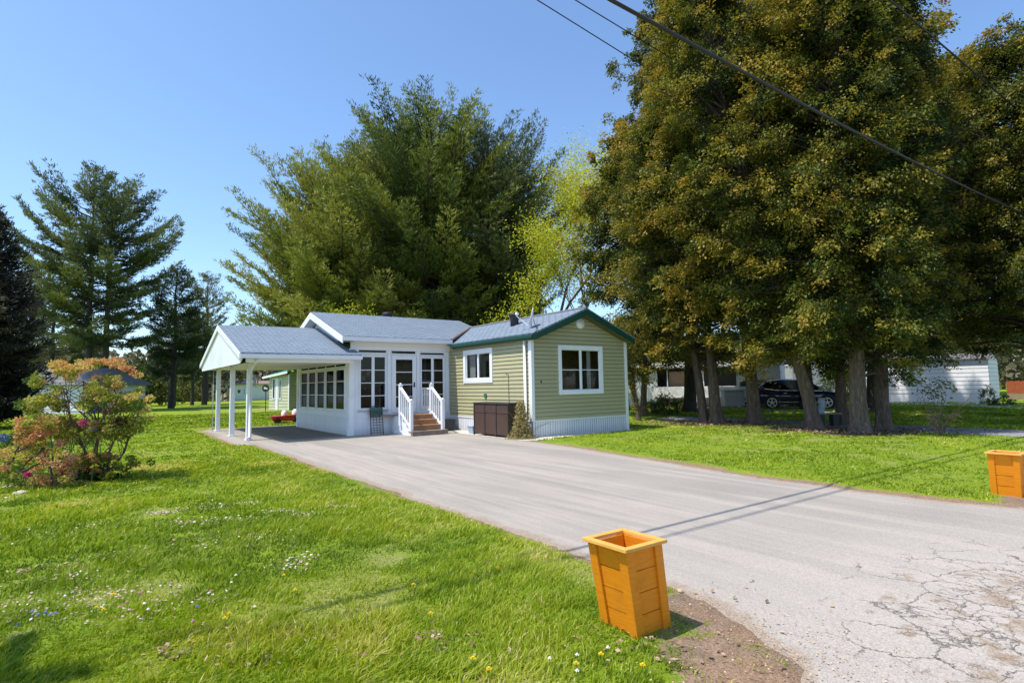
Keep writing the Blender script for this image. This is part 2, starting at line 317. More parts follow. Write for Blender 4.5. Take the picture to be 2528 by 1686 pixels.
class MB:
    def __init__(s): s.v = []; s.f = []; s.lip = set()
    def add(s, vs, fs):
        b = len(s.v); s.v += [tuple(float(c) for c in p) for p in vs]; s.f += [tuple(i+b for i in f) for f in fs]; return s
    def quad(s, a, b, c, d): return s.add([a, b, c, d], [(0, 1, 2, 3)])
    def box(s, x0, x1, y0, y1, z0, z1):
        return s.add([(x0, y0, z0), (x1, y0, z0), (x1, y1, z0), (x0, y1, z0), (x0, y0, z1), (x1, y0, z1), (x1, y1, z1), (x0, y1, z1)],
                     [(0, 3, 2, 1), (4, 5, 6, 7), (0, 1, 5, 4), (1, 2, 6, 5), (2, 3, 7, 6), (3, 0, 4, 7)])
    def hexa(s, lo, hi):      # two quads of four points
        return s.add(list(lo)+list(hi), [(0, 3, 2, 1), (4, 5, 6, 7), (0, 1, 5, 4), (1, 2, 6, 5), (2, 3, 7, 6), (3, 0, 4, 7)])
    def prism(s, poly, off):   # polygon in 3d extruded by a vector
        n = len(poly); p = [np.array(q, float) for q in poly]; o = np.array(off, float)
        return s.add([*p, *[q+o for q in p]], [tuple(range(n))[::-1], tuple(range(n, 2*n))]+[(i, (i+1) % n, (i+1) % n+n, i+n) for i in range(n)])
    def beam(s, a, b, w, h=None, up=(0, 0, 1)):
        h = h or w; a = np.array(a, float); b = np.array(b, float); d = b-a; d /= np.linalg.norm(d)
        sd_ = np.cross(d, up); 
        if np.linalg.norm(sd_) < 1e-6: sd_ = np.array([1., 0, 0])
        sd_ /= np.linalg.norm(sd_); u_ = np.cross(sd_, d)
        q = [sd_*w/2*x+u_*h/2*y for x, y in ((-1, -1), (1, -1), (1, 1), (-1, 1))]
        return s.hexa([a+k for k in q], [b+k for k in q])
    def tube(s, pts, rad, k=8, cap=True):
        P = [np.array(p, float) for p in pts]; rad = rad if hasattr(rad, '__len__') else [rad]*len(P); vs = []; 
        for i, p in enumerate(P):
            d = P[min(i+1, len(P)-1)]-P[max(i-1, 0)]; d = d/(np.linalg.norm(d)+1e-9)
            a = np.cross(d, (0, 0, 1) if abs(d[2]) < .9 else (1, 0, 0)); a /= np.linalg.norm(a); b = np.cross(d, a)
            vs += [p+(a*cos(2*pi*j/k)+b*sin(2*pi*j/k))*rad[i] for j in range(k)]
        fs = [(i*k+j, i*k+(j+1) % k, (i+1)*k+(j+1) % k, (i+1)*k+j) for i in range(len(P)-1) for j in range(k)]
        if cap: fs += [tuple(range(k))[::-1], tuple(range((len(P)-1)*k, len(P)*k))]
        return s.add(vs, fs)
    def lathe(s, c, prof, k=20, axis='z', cap=True):
        vs = []
        for r, z in prof:
            for j in range(k):
                a = 2*pi*j/k; p = (r*cos(a), r*sin(a), z)
                if axis == 'y': p = (p[0], z, p[1])
                if axis == 'x': p = (z, p[0], p[1])
                vs.append((c[0]+p[0], c[1]+p[1], c[2]+p[2]))
        n = len(prof); fs = [(i*k+j, i*k+(j+1) % k, (i+1)*k+(j+1) % k, (i+1)*k+j) for i in range(n-1) for j in range(k)]
        if cap: fs += [tuple(range(k))[::-1], tuple(range((n-1)*k, n*k))]
        return s.add(vs, fs)
    def build(s, name, mat, parent=None, smooth=False, bevel=0):
        me = bpy.data.meshes.new(name); me.from_pydata(s.v, [], s.f); me.update()
        o = link(name, me, mat, parent, smooth)
        if s.lip:
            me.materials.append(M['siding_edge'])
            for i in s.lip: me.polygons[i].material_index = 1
        if bevel:
            m = o.modifiers.new('b', 'BEVEL'); m.width = bevel; m.segments = 2; m.limit_method = 'ANGLE'; m.angle_limit = .7
        return o

# value noise
def vn(x, y, sc, seed=0):
    x = np.asarray(x)*sc; y = np.asarray(y)*sc; xi = np.floor(x).astype(np.int64); yi = np.floor(y).astype(np.int64); fx = x-xi; fy = y-yi
    fx = fx*fx*(3-2*fx); fy = fy*fy*(3-2*fy)
    def h(a, b):
        n = (a*374761393+b*668265263+seed*1442695) & 0xffffffff; n = ((n ^ (n >> 13))*1274126177) & 0xffffffff
        return ((n ^ (n >> 16)) & 0xffff)/65535.
    return (h(xi, yi)*(1-fx)+h(xi+1, yi)*fx)*(1-fy)+(h(xi, yi+1)*(1-fx)+h(xi+1, yi+1)*fx)*fy
def fb(x, y, sc, seed=0, o=4):
    r = 0; a = .5; t = 0
    for i in range(o): r = r+a*vn(x, y, sc*2**i, seed+i*17); t += a; a *= .5
    return r/t

# foliage: one rhombus per leaf
def leafmesh(name, P, Dr, Sd, L, W, tint, mat, parent=None, sub=None):
    n = len(P); L = np.asarray(L)[:, None]; W = np.asarray(W)[:, None]
    V = np.empty((n, 4, 3), np.float32); V[:, 0] = P; V[:, 1] = P+Dr*L*.5+Sd*W; V[:, 2] = P+Dr*L; V[:, 3] = P+Dr*L*.5-Sd*W
    me = npmesh(name, V.reshape(-1, 3), np.arange(n*4).reshape(-1, 4), {'tint': np.clip(tint, 0, 1)})
    return link(name, me, mat, parent)
def unit(a): return a/(np.linalg.norm(a, axis=-1, keepdims=True)+1e-9)
def rnd(n): return unit(rng.normal(size=(n, 3)))
def side_of(Dr):
    return unit(np.cross(Dr, rnd(len(Dr))))
def tubes(name, lines, mat, parent=None, k=5):
    """lines: list of (pts (m,3), radii (m))"""
    V = []; F = []; b = 0
    for P, r in lines:
        P = np.asarray(P, float); m = len(P); d = np.gradient(P, axis=0); d = unit(d)
        ref = np.where(np.abs(d[:, 2:3]) < .9, np.array([[0, 0, 1.]]), np.array([[1., 0, 0]])); a = unit(np.cross(d, ref)); c = np.cross(d, a)
        th = np.arange(k)*2*pi/k
        R = (a[:, None]*np.cos(th)[None, :, None]+c[:, None]*np.sin(th)[None, :, None])*np.asarray(r)[:, None, None]+P[:, None]
        V.append(R.reshape(-1, 3))
        i = np.arange(m-1)[:, None]*k; j = np.arange(k)[None]; jn = (j+1) % k
        F.append((np.stack([i+j, i+jn, i+k+jn, i+k+j], -1)+b).reshape(-1, 4)); b += m*k
    me = npmesh(name, np.concatenate(V), np.concatenate(F)); o = link(name, me, mat, parent, True); return o

# ------------------------------------------------------------------ ground regions (house frame u, v)
def driveL(v): return np.interp(v, [-13.4, -13, -12.6, -12.0, -11.2, -10, 4.3], [-12, -9.6, -8.3, -7.4, -7.02, -6.98, -7.0])
def driveR(v): return np.interp(v, [-13.2, -12.6, -12.2, -11.7, -11, -8.6, -5.7, -2, -.4, 5.2], [9, 2.5, -.3, -1.6, -1.9, -1.88, -1.4, -.85, -.8, -.8])
def in_drive(u, v, m=0):
    a = (u > driveL(v)+m) & (u < driveR(v)-m) & (v < 5.1) & (v > -13.6)
    b = (u > -7.45+m) & (u < -3.8) & (v > 4.2) & (v < 12.7-m)
    c = v < -13.2-m
    return a | b | c
def drive_dist(u, v):     # rough distance outside the pavement
    d1 = np.maximum(np.maximum(driveL(v)-u, u-driveR(v)), np.maximum(v-5.1, -13.6-v))
    d2 = np.maximum(np.maximum(-7.45-u, u+3.8), np.maximum(4.2-v, v-12.7))
    return np.minimum(np.minimum(d1, d2), v+13.2)+.16*(fb(u, v, 1.6, 61)-.5)+.05*(fb(u, v, 7, 62)-.5)
def lane_dist(u, v): return np.maximum(np.maximum(9.0-u, u-11.7), np.maximum(v-3.4, -13.6-v))
TREES = [G(1738, 1046), G(1768, 1047), G(1862, 1047), G(2010, 1062), G(2125, 1070), G(2188, 1064)]
def dirt_mask(x, y):
    u, v = HC(x, y); d = drive_dist(u, v)
    wob = (fb(x, y, .9, 3)-.5)*.5
    m = np.clip(1-(d-.02+wob*.6)/.34, 0, 1)*.85
    # broad bare corner beside the near planter
    q = np.exp(-(((u+7.75)/.55)**2+((v+12.1)/.75)**2)); m = np.maximum(m, np.clip(q*1.5, 0, 1)*np.clip(.35+1.5*(fb(x, y, 3.2, 71)-.15), 0, 1))
    q = np.exp(-(((u+7.3)/.3)**2+((v+11.4)/.6)**2)); m = np.maximum(m, np.clip(q*1.1, 0, 1))
    q = np.exp(-(((u+.6)/1.2)**2+((v+11.75)/.42)**2)); m = np.maximum(m, np.clip(q*1.35, 0, 1))
    return m
def dry_mask(x, y): return np.clip((fb(x, y, 1.7, 51)-.57)*4, 0, .6)*np.clip((fb(x, y, .3, 52)-.38)*5, .15, 1)
def mulch_mask(x, y):
    m = np.zeros_like(x)
    for t in TREES:
        m = np.maximum(m, np.clip(1.25*np.exp(-(((x-t[0])/1.5)**2+((y-t[1])/1.1)**2)), 0, 1))
    b = G(225, 1195); m = np.maximum(m, .55*np.exp(-(((x-b[0]+.3)/1.5)**2+((y-b[1])/.7)**2)))
    return m
# the ground sheet: fine near the camera, coarse to the horizon
def spaced(lo, hi, fine, far, grow=1.22):
    c = list(np.arange(lo, hi, fine)); s_ = fine
    while c[-1] < far: s_ *= grow; c.append(c[-1]+s_)
    s_ = fine; a = [lo]
    while a[-1] > -far: s_ *= grow; a.append(a[-1]-s_)
    return np.array(a[:0:-1]+c)
xs = spaced(-9, 10, .11, 1800); ys = spaced(1.5, 20, .11, 1800)
X, Y = np.meshgrid(xs, ys); u_, v_ = HC(X, Y)
dd = np.minimum(drive_dist(u_, v_), lane_dist(u_, v_)); far_ = np.clip((40-np.hypot(X, Y))/15, 0, 1)
gr_ = np.maximum(np.maximum(-.85-u_, u_-4.4), np.maximum(-.9-v_+.1*u_, v_-5.1)); dd = np.minimum(dd, gr_)
Z = np.where(dd < 0, -.012, -.012+.03*np.clip(dd/.12, 0, 1)+ np.clip(dd/.3, 0, 1)*(.012+.05*(fb(X, Y, .5, 5)-.35)+.02*(fb(X, Y, 3, 9)-.5)))*far_-.012*(1-far_)
n_, m_ = X.shape; idx = np.arange(n_*m_).reshape(n_, m_)
F_ = np.stack([idx[:-1, :-1], idx[:-1, 1:], idx[1:, 1:], idx[1:, :-1]], -1).reshape(-1, 4)
gm = npmesh('ground', np.stack([X, Y, Z], -1).reshape(-1, 3), F_, {'dirt': dirt_mask(X, Y).ravel(), 'mulch': mulch_mask(X, Y).ravel(), 'dry': dry_mask(X, Y).ravel()}, 'POINT')
tag(link('ground', gm, M['ground'], smooth=True), kind='structure')
def gz(x, y):
    u, v = HC(x, y); d = np.minimum(drive_dist(u, v), lane_dist(u, v)); f = np.clip((40-np.hypot(x, y))/15, 0, 1)
    return np.where(d < 0, 0, np.clip(d/.3, 0, 1)*(.012+.05*(fb(x, y, .5, 5)-.35)+.02*(fb(x, y, 3, 9)-.5)))*f

# paved driveway (one grid cut by the mask, ragged edges), carport slab, street
us = np.arange(-12, 4.2, .09); vs_ = np.arange(-13.2, 13.1, .09)
Ug, Vg = np.meshgrid(us, vs_); wob = (fb(Ug, Vg, 2.2, 21)-.5)*.12
k = drive_dist(Ug, Vg) < .22
nn, mm_ = Ug.shape; idx = np.arange(nn*mm_).reshape(nn, mm_)
fm = k[:-1, :-1] & k[:-1, 1:] & k[1:, 1:] & k[1:, :-1]
F_ = np.stack([idx[:-1, :-1], idx[:-1, 1:], idx[1:, 1:], idx[1:, :-1]], -1)[fm]
used = np.unique(F_); remap = -np.ones(nn*mm_, int); remap[used] = np.arange(len(used))
Pu = Ug.ravel()[used]; Pv = Vg.ravel()[used]
PW = np.stack([A[0]+hu[0]*Pu+hv[0]*Pv, A[1]+hu[1]*Pu+hv[1]*Pv, np.full(len(Pu), .006)], -1)
crack = np.clip(1.15-np.hypot((Pu+5.4)/1.9, (Pv+12.75)/1.15)*.62, 0, 1)
edge = np.clip(1+drive_dist(Pu, Pv)/.3, 0, 1)*.8
worn = np.clip((-9-Pv)/4, 0, 1)
dm = npmesh('driveway', PW, remap[F_], {'crack': crack, 'edge': edge, 'worn': worn, 'carport_shade': np.clip((Pv-4.6)/.8, 0, 1)*np.clip((Pu+6.5)/.8, 0, 1)}, 'POINT')
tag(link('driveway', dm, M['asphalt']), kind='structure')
sm = npmesh('street', [H(-120, -13.19, .002), H(-120, -21, .002), H(120, -21, .002), H(120, -13.19, .002)], [[0, 1, 2, 3]])
tag(link('street', sm, M['asphalt']), kind='structure')
def sheet(name, pts, mat, z):
    mb = MB(); mb.add([(p[0], p[1], z) for p in pts], [tuple(range(len(pts)))]); return tag(mb.build(name, mat), kind='structure')
lp = []
for v in np.arange(-13.2, 3.6, .4): lp.append(H(9.0+.12*sin(v*2.1)-max(0, -11-v)*.8, v))
for v in np.arange(3.5, -13.3, -.4): lp.append(H(11.7+.1*sin(v*1.7)+max(0, -11-v)*.8, v))
sheet('lane', lp, M['lane'], .008)
sheet('far_road', [G(*p) for p in ((2150, 995.5), (2205, 997.5), (2373, 1003), (2528, 1010), (2700, 1018), (2700, 1005), (2528, 998.5), (2440, 996), (2205, 992.5), (2150, 991))], M['farroad'], .03)
sheet('neighbour_drive', [G(*p) for p in ((1640, 1006), (1840, 1014), (2000, 1020), (2110, 1025), (2110, 1000), (1640, 996))], M['farroad'], .03)
sheet('gravel_strip', [H(-.78, -.5), H(-.2, -1.0), H(.8, -.8), H(2.0, -.62), H(4.3, -.3), H(4.3, .02), H(0, .02), H(0, 5.05), H(-.78, 5.05)], M['pebble'], .011)

# ------------------------------------------------------------------ the house
house = empty('mobile_home', A, ANG)
tag(house, 'sage green mobile home with white screened porch and attached white carport', 'house')
W_, V1, U2, V2, HS, HE = 4.2, 5.06, -3.87, 11.44, .507, 3.1
def P3(ax, c, a, off, z):     # ax 'u': wall lies in u = c, runs along v ; ax 'v': wall lies in v = c, runs along u
    return (c+off, a, z) if ax == 'u' else (a, c+off, z)
def wall(mb, ax, c, a0, a1, z0, z1, holes=(), pitch=None, tooth=0, sgn=-1, lim=None, flat=None):
    """wall sheet with openings; a saw-tooth lap profile when pitch is given; lim(z) clips gables"""
    zb = {z0, z1}
    if pitch:
        z = z0
        while z < z1: zb.add(z); z += pitch
    for h in holes: zb |= {h[2], h[3]}
    zb = sorted(z for z in zb if z0 <= z <= z1)
    for za, zc in zip(zb[:-1], zb[1:]):
        if zc-za < 1e-5: continue
        zm = (za+zc)/2
        cuts = sorted((h[0], h[1]) for h in holes if h[2] < zm < h[3])
        iv = []; p = a0
        for h0, h1 in cuts: iv.append((p, h0)); p = h1
        iv.append((p, a1))
        if pitch:
            row = math.floor((zm-z0)/pitch+1e-6); b = z0+row*pitch
            oa, oc = sgn*tooth*(1-(za-b)/pitch), sgn*tooth*(1-(zc-b)/pitch)
        else: oa = oc = 0; b = None
        for p, q in iv:
            if q-p < 1e-4: continue
            pa, qa, pc, qc = p, q, p, q
            if lim:
                (la, ra), (lc, rc) = lim(za), lim(zc)
                pa, qa, pc, qc = max(p, la), min(q, ra), max(p, lc), min(q, rc)
                if qa-pa < 1e-4: continue
                if qc < pc: pc = qc = (pc+qc)/2
            mb.quad(P3(ax, c, pa, oa, za), P3(ax, c, qa, oa, za), P3(ax, c, qc, oc, zc), P3(ax, c, pc, oc, zc))
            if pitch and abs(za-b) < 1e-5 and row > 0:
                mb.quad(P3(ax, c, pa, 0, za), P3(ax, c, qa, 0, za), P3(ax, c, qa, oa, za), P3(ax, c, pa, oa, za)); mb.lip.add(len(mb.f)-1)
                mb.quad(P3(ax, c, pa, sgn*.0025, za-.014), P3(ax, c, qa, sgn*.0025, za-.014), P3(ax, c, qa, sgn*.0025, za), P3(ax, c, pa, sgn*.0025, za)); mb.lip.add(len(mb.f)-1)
SW = (2.12, 4.0, 1.71, 2.90); GW = (1.07, 3.035, 1.28, 2.87)
APEX, EZ = 4.03, 3.13
gl = lambda z: (0, W_) if z < HE else ((z-HE)/(APEX-HE)*W_/2, W_-(z-HE)/(APEX-HE)*W_/2)
def inset(h, d): return (h[0]+d, h[1]-d, h[2]+d, h[3]-d)
mb = MB(); wall(mb, 'u', 0, 0, V1, HS, HE, [inset(SW, .08)], .127, .024); mb.build('side_wall', M['siding'], house)
mb = MB(); wall(mb, 'v', 0, 0, W_, HS, APEX-.02, [inset(GW, .08)], .127, .024, lim=gl); mb.build('gable_wall', M['siding'], house)
mb = MB(); wall(mb, 'u', W_, 0, 16, 0, HE); wall(mb, 'v', 16, 0, W_, 0, HE); mb.build('rear_wall', M['siding'], house)
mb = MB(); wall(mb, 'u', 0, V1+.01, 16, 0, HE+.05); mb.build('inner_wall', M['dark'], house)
# ribbed skirting
mb = MB()
def ribs(ax, c, a0, a1, z0, z1, step=.11, d=.012, sg=-1):
    a = a0
    while a < a1-1e-6:
        b = min(a+step, a1)
        mb.quad(P3(ax, c, a, sg*d, z0), P3(ax, c, b-.012, sg*d, z0), P3(ax, c, b-.012, sg*d, z1), P3(ax, c, a, sg*d, z1))
        mb.quad(P3(ax, c, b-.012, sg*d, z0), P3(ax, c, b, 0, z0), P3(ax, c, b, 0, z1), P3(ax, c, b-.012, sg*d, z1))
        a = b
ribs('u', 0, 0, V1, -.03, HS, .12); ribs('v', 0, 0, W_, -.03, HS, .1)
mb.build('skirting', M['skirt'], house)
mb = MB(); mb.box(-.035, .0, -.035, V1, HS-.02, HS+.015); mb.box(0, W_, -.035, 0, HS-.02, HS+.015); mb.build('skirting_trim', M['white'], house)
# corner boards and downspout
mb = MB(); mb.box(-.035, .075, -.04, .0, HS-.02, HE-.02); mb.box(-.04, 0, -.035, .1, HS-.02, HE-.02); mb.build('corner_board', M['white'], house, bevel=.004)
mb = MB(); mb.box(W_-.09, W_+.03, -.04, 0, .0, HE); mb.build('corner_board', M['white'], house, bevel=.004)
mb = MB(); mb.tube([(-.09, .23, HE+.0), (-.09, .23, .16), (-.12, .1, .06), (-.15, -.1, .04)], .042, 10); mb.build('downspout', M['white'], house, True)
# windows
def window(hole, ax, c, nx, bars, frame=.10, mat='glass', sgn=-1, name='window', hb=None, curtain=None, slit=False):
    """outer frame, one pane per light, glazing bars"""
    a0, a1, z0, z1 = hole; par = None
    mb = MB(); o = .045
    def bx(a, b, za, zb, d0, d1):
        lo, hi = sorted((c+sgn*d0, c+sgn*d1))
        if ax == 'u': mb.box(lo, hi, a, b, za, zb)
        else: mb.box(a, b, lo, hi, za, zb)
    f = frame
    bx(a0, a0+f, z0, z1, -.06, o); bx(a1-f, a1, z0, z1, -.06, o); bx(a0+f, a1-f, z1-f, z1, -.06, o-.002); bx(a0+f, a1-f, z0, z0+f, -.06, o-.002)
    fr = mb.build(name, M['white'], house, bevel=.004)
    w_ = (a1-a0-2*f)/nx
    mb = MB()
    for i in range(1, nx): x = a0+f+i*w_; bx(x-.022, x+.022, z0+f, z1-f, -.05, .012)
    if nx > 1: mb.build('mullion', M['white'], fr)
    mb = MB()
    for i in range(nx):
        x0 = a0+f+i*w_+(.022 if i else 0); x1 = a0+f+(i+1)*w_-(.022 if i < nx-1 else 0)
        s_ = .03
        bx(x0, x0+s_, z0+f, z1-f, -.03, -.001); bx(x1-s_, x1, z0+f, z1-f, -.03, -.001); bx(x0+s_, x1-s_, z0+f, z0+f+s_, -.03, -.002); bx(x0+s_, x1-s_, z1-f-s_, z1-f, -.03, -.002)
        for b in bars: zz = z0+f+(z1-z0-2*f)*b; bx(x0+s_, x1-s_, zz-.012, zz+.012, -.028, .002)
    mb.build('sash', M['white'], fr)
    mb = MB()
    for i in range(nx):
        x0 = a0+f+i*w_+.02; x1 = a0+f+(i+1)*w_-.02
        q = c-sgn*.015
        if ax == 'u': mb.quad((q, x0, z0+f), (q, x1, z0+f), (q, x1, z1-f), (q, x0, z1-f))
        else: mb.quad((x0, q, z0+f), (x1, q, z0+f), (x1, q, z1-f), (x0, q, z1-f))
    mb.build('pane', M[mat], fr)
    if curtain:
        mb = MB()
        for ca, cb in curtain:
            n = 14
            for j in range(n):
                p, q = ca+(cb-ca)*j/n, ca+(cb-ca)*(j+1)/n; d0 = c-sgn*(.14+.02*(j % 2)); d1 = c-sgn*(.14+.02*((j+1) % 2))
                if ax == 'u': mb.quad((d0, p, z0+.05), (d1, q, z0+.05), (d1, q, z1-.05), (d0, p, z1-.05))
                else: mb.quad((p, d0, z0+.05), (q, d1, z0+.05), (q, d1, z1-.05), (p, d0, z1-.05))
        mb.build('curtain', M['curtain'], fr)
    return fr
window(SW, 'u', 0, 2, [], .15, curtain=[(3.45, 3.85)])
window(GW, 'v', 0, 2, [.5], .13, curtain=[(2.45, 2.62)])
# gable vent
mb = MB(); mb.lathe((2.06, -.02, 3.6), [(.0, -.05), (.10, -.05), (.105, -.03), (.165, -.035), (.175, -.01), (.175, .04)][::-1], 24, 'y')
mb.build('gable_vent', M['white'], house, True)
mb = MB(); mb.lathe((1.03-.68, -.03, 1.9-.18), [(.012, -.02), (.02, 0), (.02, .02)][::-1], 8, 'y'); mb.box(.335, .355, -.05, -.03, 1.66, 1.72); mb.build('tap', M['black'], house)

# ----- roofs: slabs carrying a shingle coordinate
def roof(name, quads, mat='shingle', thick=.05, parent=None):
    V = []; F = []; uvs = []
    for q in quads:
        q = [np.array(p, float) for p in q]; e = q[1]-q[0]; e /= np.linalg.norm(e); nrm = np.cross(q[1]-q[0], q[3]-q[0]); nrm /= np.linalg.norm(nrm)
        if nrm[2] < 0: nrm = -nrm
        s_ = np.cross(nrm, e)
        if s_[2] < 0: s_ = -s_
        n = len(q); b = len(V); V += q+[p-nrm*thick for p in q]
        F += [(tuple(range(b, b+n)), e, s_), (tuple(range(b+2*n-1, b+n-1, -1)), e, s_)]+[((b+i, b+n+i, b+n+(i+1) % n, b+(i+1) % n), e, s_) for i in range(n)]
    me = bpy.data.meshes.new(name); me.from_pydata([tuple(p) for p in V], [], [f[0] for f in F]); me.update()
    a = me.attributes.new('ruv', 'FLOAT_VECTOR', 'CORNER'); data = []
    for f, e, s_ in F:
        for i in f: data += [float(V[i]@e), float(V[i]@s_), 0.]
    a.data.foreach_set('vector', data)
    return link(name, me, M[mat], parent or house)
OE, OH = .14, .31
slope = (APEX-EZ)/(W_/2+OE)*1.0
ez = 3.19; rz_ = 4.10
SE = 3.35; SR = 4.57; RV = 8.34; EV = 4.68; ss = (SR-SE)/(RV-EV)
ms = (rz_-ez)/(W_/2+OE)
def mz(u): return ez+ms*(u+OE)
def sz(v): return SE+ss*(v-EV)
vr = EV+(rz_-SE)/ss            # valley meets the main ridge
# valley start: at eave
v0 = EV+(ez-SE)/ss
roof('main_roof', [[(-OE, -OH, ez), (-OE, 5.1, ez), (-OE+.001, 5.1, ez), (W_/2, 16, rz_), (W_/2, -OH, rz_)][:2]+[(W_/2, vr+.3, rz_), (W_/2, -OH, rz_)],
                   [(W_/2, -OH, rz_), (W_/2, 16, rz_), (W_+OE, 16, ez), (W_+OE, -OH, ez)]])
mb = MB(); mb.tube([(W_/2, -OH, rz_+.005), (W_/2, 7, rz_+.005)], .05, 6); mb.build('ridge_cap', M['greyroof'], house)
roof('porch_roof', [[(U2-.38, EV, SE), (-OE+.05, EV, SE), (W_/2, vr, sz(vr)), (2.39, vr+.02, sz(vr+.02)), (2.39, RV, SR), (U2-.38, RV, SR)],
                    [(U2-.38, RV, SR), (2.39, RV, SR), (2.39, 2*RV-EV, SE), (U2-.38, 2*RV-EV, SE)]])
mb = MB(); mb.tube([(-.12, EV+.02, SE+.012), (W_/2, vr, rz_+.03)], .045, 5); mb.build('valley_flashing', M['flash'], house)
# fascias
mb = MB()
mb.box(-OE-.03, -OE, -OH, EV-.12, ez-.2, ez-.055)
mb.box(-OE-.09, -OE-.03, -OH, EV-.12, ez-.16, ez-.06)
mb.build('gutter', M['green_trim'], house, bevel=.012)
mb = MB()
for s_ in (1, -1):
    u0 = W_/2-s_*(W_/2+OE); q = [(u0, ez-.05), (W_/2, rz_-.05), (W_/2, rz_-.26), (u0, ez-.23)]
    mb.prism([(a, -OH-.03, b) for a, b in q], (0, .03, 0))
mb.box(W_+OE, W_+OE+.03, -OH, 16, ez-.23, ez-.05)
mb.build('rake_fascia', M['green_trim'], house)
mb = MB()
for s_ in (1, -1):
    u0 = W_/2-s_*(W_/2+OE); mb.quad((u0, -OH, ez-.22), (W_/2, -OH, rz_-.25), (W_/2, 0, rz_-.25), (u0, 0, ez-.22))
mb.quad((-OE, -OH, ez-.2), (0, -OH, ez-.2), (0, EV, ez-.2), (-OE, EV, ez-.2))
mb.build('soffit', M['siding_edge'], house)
mb = MB()
for s_ in (1, -1):
    u0 = W_/2-s_*W_/2; mb.beam((u0, -.03, HE-.05), (W_/2, -.03, APEX-.1+.01), .03, .035, (0, 1, 0))
mb.box(-.06, 0, 0, EV, HE-.1, HE-.03)
mb.build('frieze', M['white'], house)

# ----- screened porch
PW1 = (-3.56, -2.55, .85, 2.74); PW2 = (-1.24, -.23, .85, 2.72); DR = (-2.36, -1.43, .72, 2.74)
SL = [(-3.57, -2.58, 2.835, 2.91), (-2.36, -1.44, 2.82, 2.90), (-1.23, -.26, 2.80, 2.86)]
CZ = 3.14
mb = MB(); wall(mb, 'v', V1, U2, 0, .62, CZ+.1, [PW1, PW2, DR]+SL); mb.build('porch_wall', M['white_panel'], house)
LW = [(5.53+i*1.09, 5.53+i*1.09+1.03, .83, 2.30) for i in range(5)]
LS = [(5.55+i*1.09, 5.55+i*1.09+.98, 2.385, 2.45) for i in range(5)]
mb = MB(); wall(mb, 'u', U2, V1, V2, .62, 2.62, LW+LS)
wall(mb, 'u', U2, V1, 2*RV-V1, 2.62, 4.45, lim=lambda z: (V1+max(0, (z-SE+.1)/ss-.2), 2*RV-V1-max(0, (z-SE+.1)/ss-.2)))
mb.build('porch_wall', M['white_panel'], house)
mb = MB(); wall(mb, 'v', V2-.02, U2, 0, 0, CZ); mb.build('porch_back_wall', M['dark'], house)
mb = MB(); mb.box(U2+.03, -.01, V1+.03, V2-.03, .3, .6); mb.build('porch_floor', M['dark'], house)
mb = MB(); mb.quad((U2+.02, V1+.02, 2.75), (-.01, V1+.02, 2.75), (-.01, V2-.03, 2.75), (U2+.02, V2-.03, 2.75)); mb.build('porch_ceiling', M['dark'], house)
mb = MB(); mb.box(-1.9, -.8, 8.2, 9.6, .61, 1.35); mb.box(-1.9, -1.7, 8.2, 9.6, 1.36, 1.6); mb.build('porch_sofa', M['brown'], house)
# wainscot skirting panels with seams
mb = MB()
def panels(ax, c, edges, z0, z1, d=.02, sg=-1):
    for a, b in zip(edges[:-1], edges[1:]):
        lo, hi = sorted((c+sg*d, c+.0))
        if ax == 'u': mb.box(lo, hi, a+.006, b-.006, z0, z1)
        else: mb.box(a+.006, b-.006, lo, hi, z0, z1)
panels('v', V1, [U2-.02, -3.15, -2.45, -1.3, -.65, 0], -.02, .63)
panels('u', U2, [V1-.018, 6.3, 7.6, 8.9, 10.1, V2], -.02, .63)
mb.build('porch_skirting', M['skirt'], house)
mb = MB(); panels('v', V1, [-2.5, -2.36], .63, 1.55, .012); panels('v', V1, [-1.43, -1.25], .63, 1.55, .012)
mb.box(U2-.035, U2, V1-.03, V2, .625, .66); mb.box(U2-.03, 0, V1-.035, V1, .625, .655)
mb.build('rail_moulding', M['white'], house)
# corner posts, trims
mb = MB(); mb.box(U2-.04, U2+.13, V1-.04, V1+.0, .0, 2.95); mb.box(U2-.04, U2, V1, V1+.2, .0, 2.6)
mb.build('corner_post', M['white'], house, bevel=.004)
mb = MB(); mb.box(U2-.04, U2, V2-.16, V2, 0, 2.5)
mb.build('corner_post', M['white'], house, bevel=.004)
mb = MB()
for a in (-2.47, -1.34, -.12): mb.box(a-.055, a+.055, V1-.03, V1, .66, 3.0)
mb.box(U2, 0, V1-.045, V1, 2.93, 3.02)
mb.build('porch_trim', M['white'], house, bevel=.004)
mb = MB(); mb.box(-3.62, -2.5, V1-.07, V1-.0, .80, .84); mb.build('window_sill', M['grey'], house)
window(PW1, 'v', V1, 2, [.245, .49, .735], .035, 'screen')
window(PW2, 'v', V1, 2, [.245, .49, .735], .035, 'screen')
for h in LW: window(h, 'u', U2, 1, [.36, .70], .02, 'screen')
# stickers in the porch windows
paint('pale_sticker', (.35, .5, .42), .6, .4, 20)
for a, z, s_ in ((-3.47, 1.86, .14), (-3.28, 2.02, .1), (-3.26, 2.13, .11), (-3.36, 1.55, .06)):
    mb = MB(); mb.quad((a, V1+.02, z), (a+s_, V1+.02, z), (a+s_, V1+.02, z+s_*1.1), (a, V1+.02, z+s_*1.1)); mb.build('window_sticker', bpy.data.materials['pale_sticker'], house)
for z0, z1, a, b in ((2.0, 2.2, 6.1, 6.3), (2.05, 2.2, 6.75, 6.85)): mb = MB(); mb.quad((U2+.02, a, z0), (U2+.02, b, z0), (U2+.02, b, z1), (U2+.02, a, z1)); mb.build('window_sticker', bpy.data.materials['pale_sticker'], house)
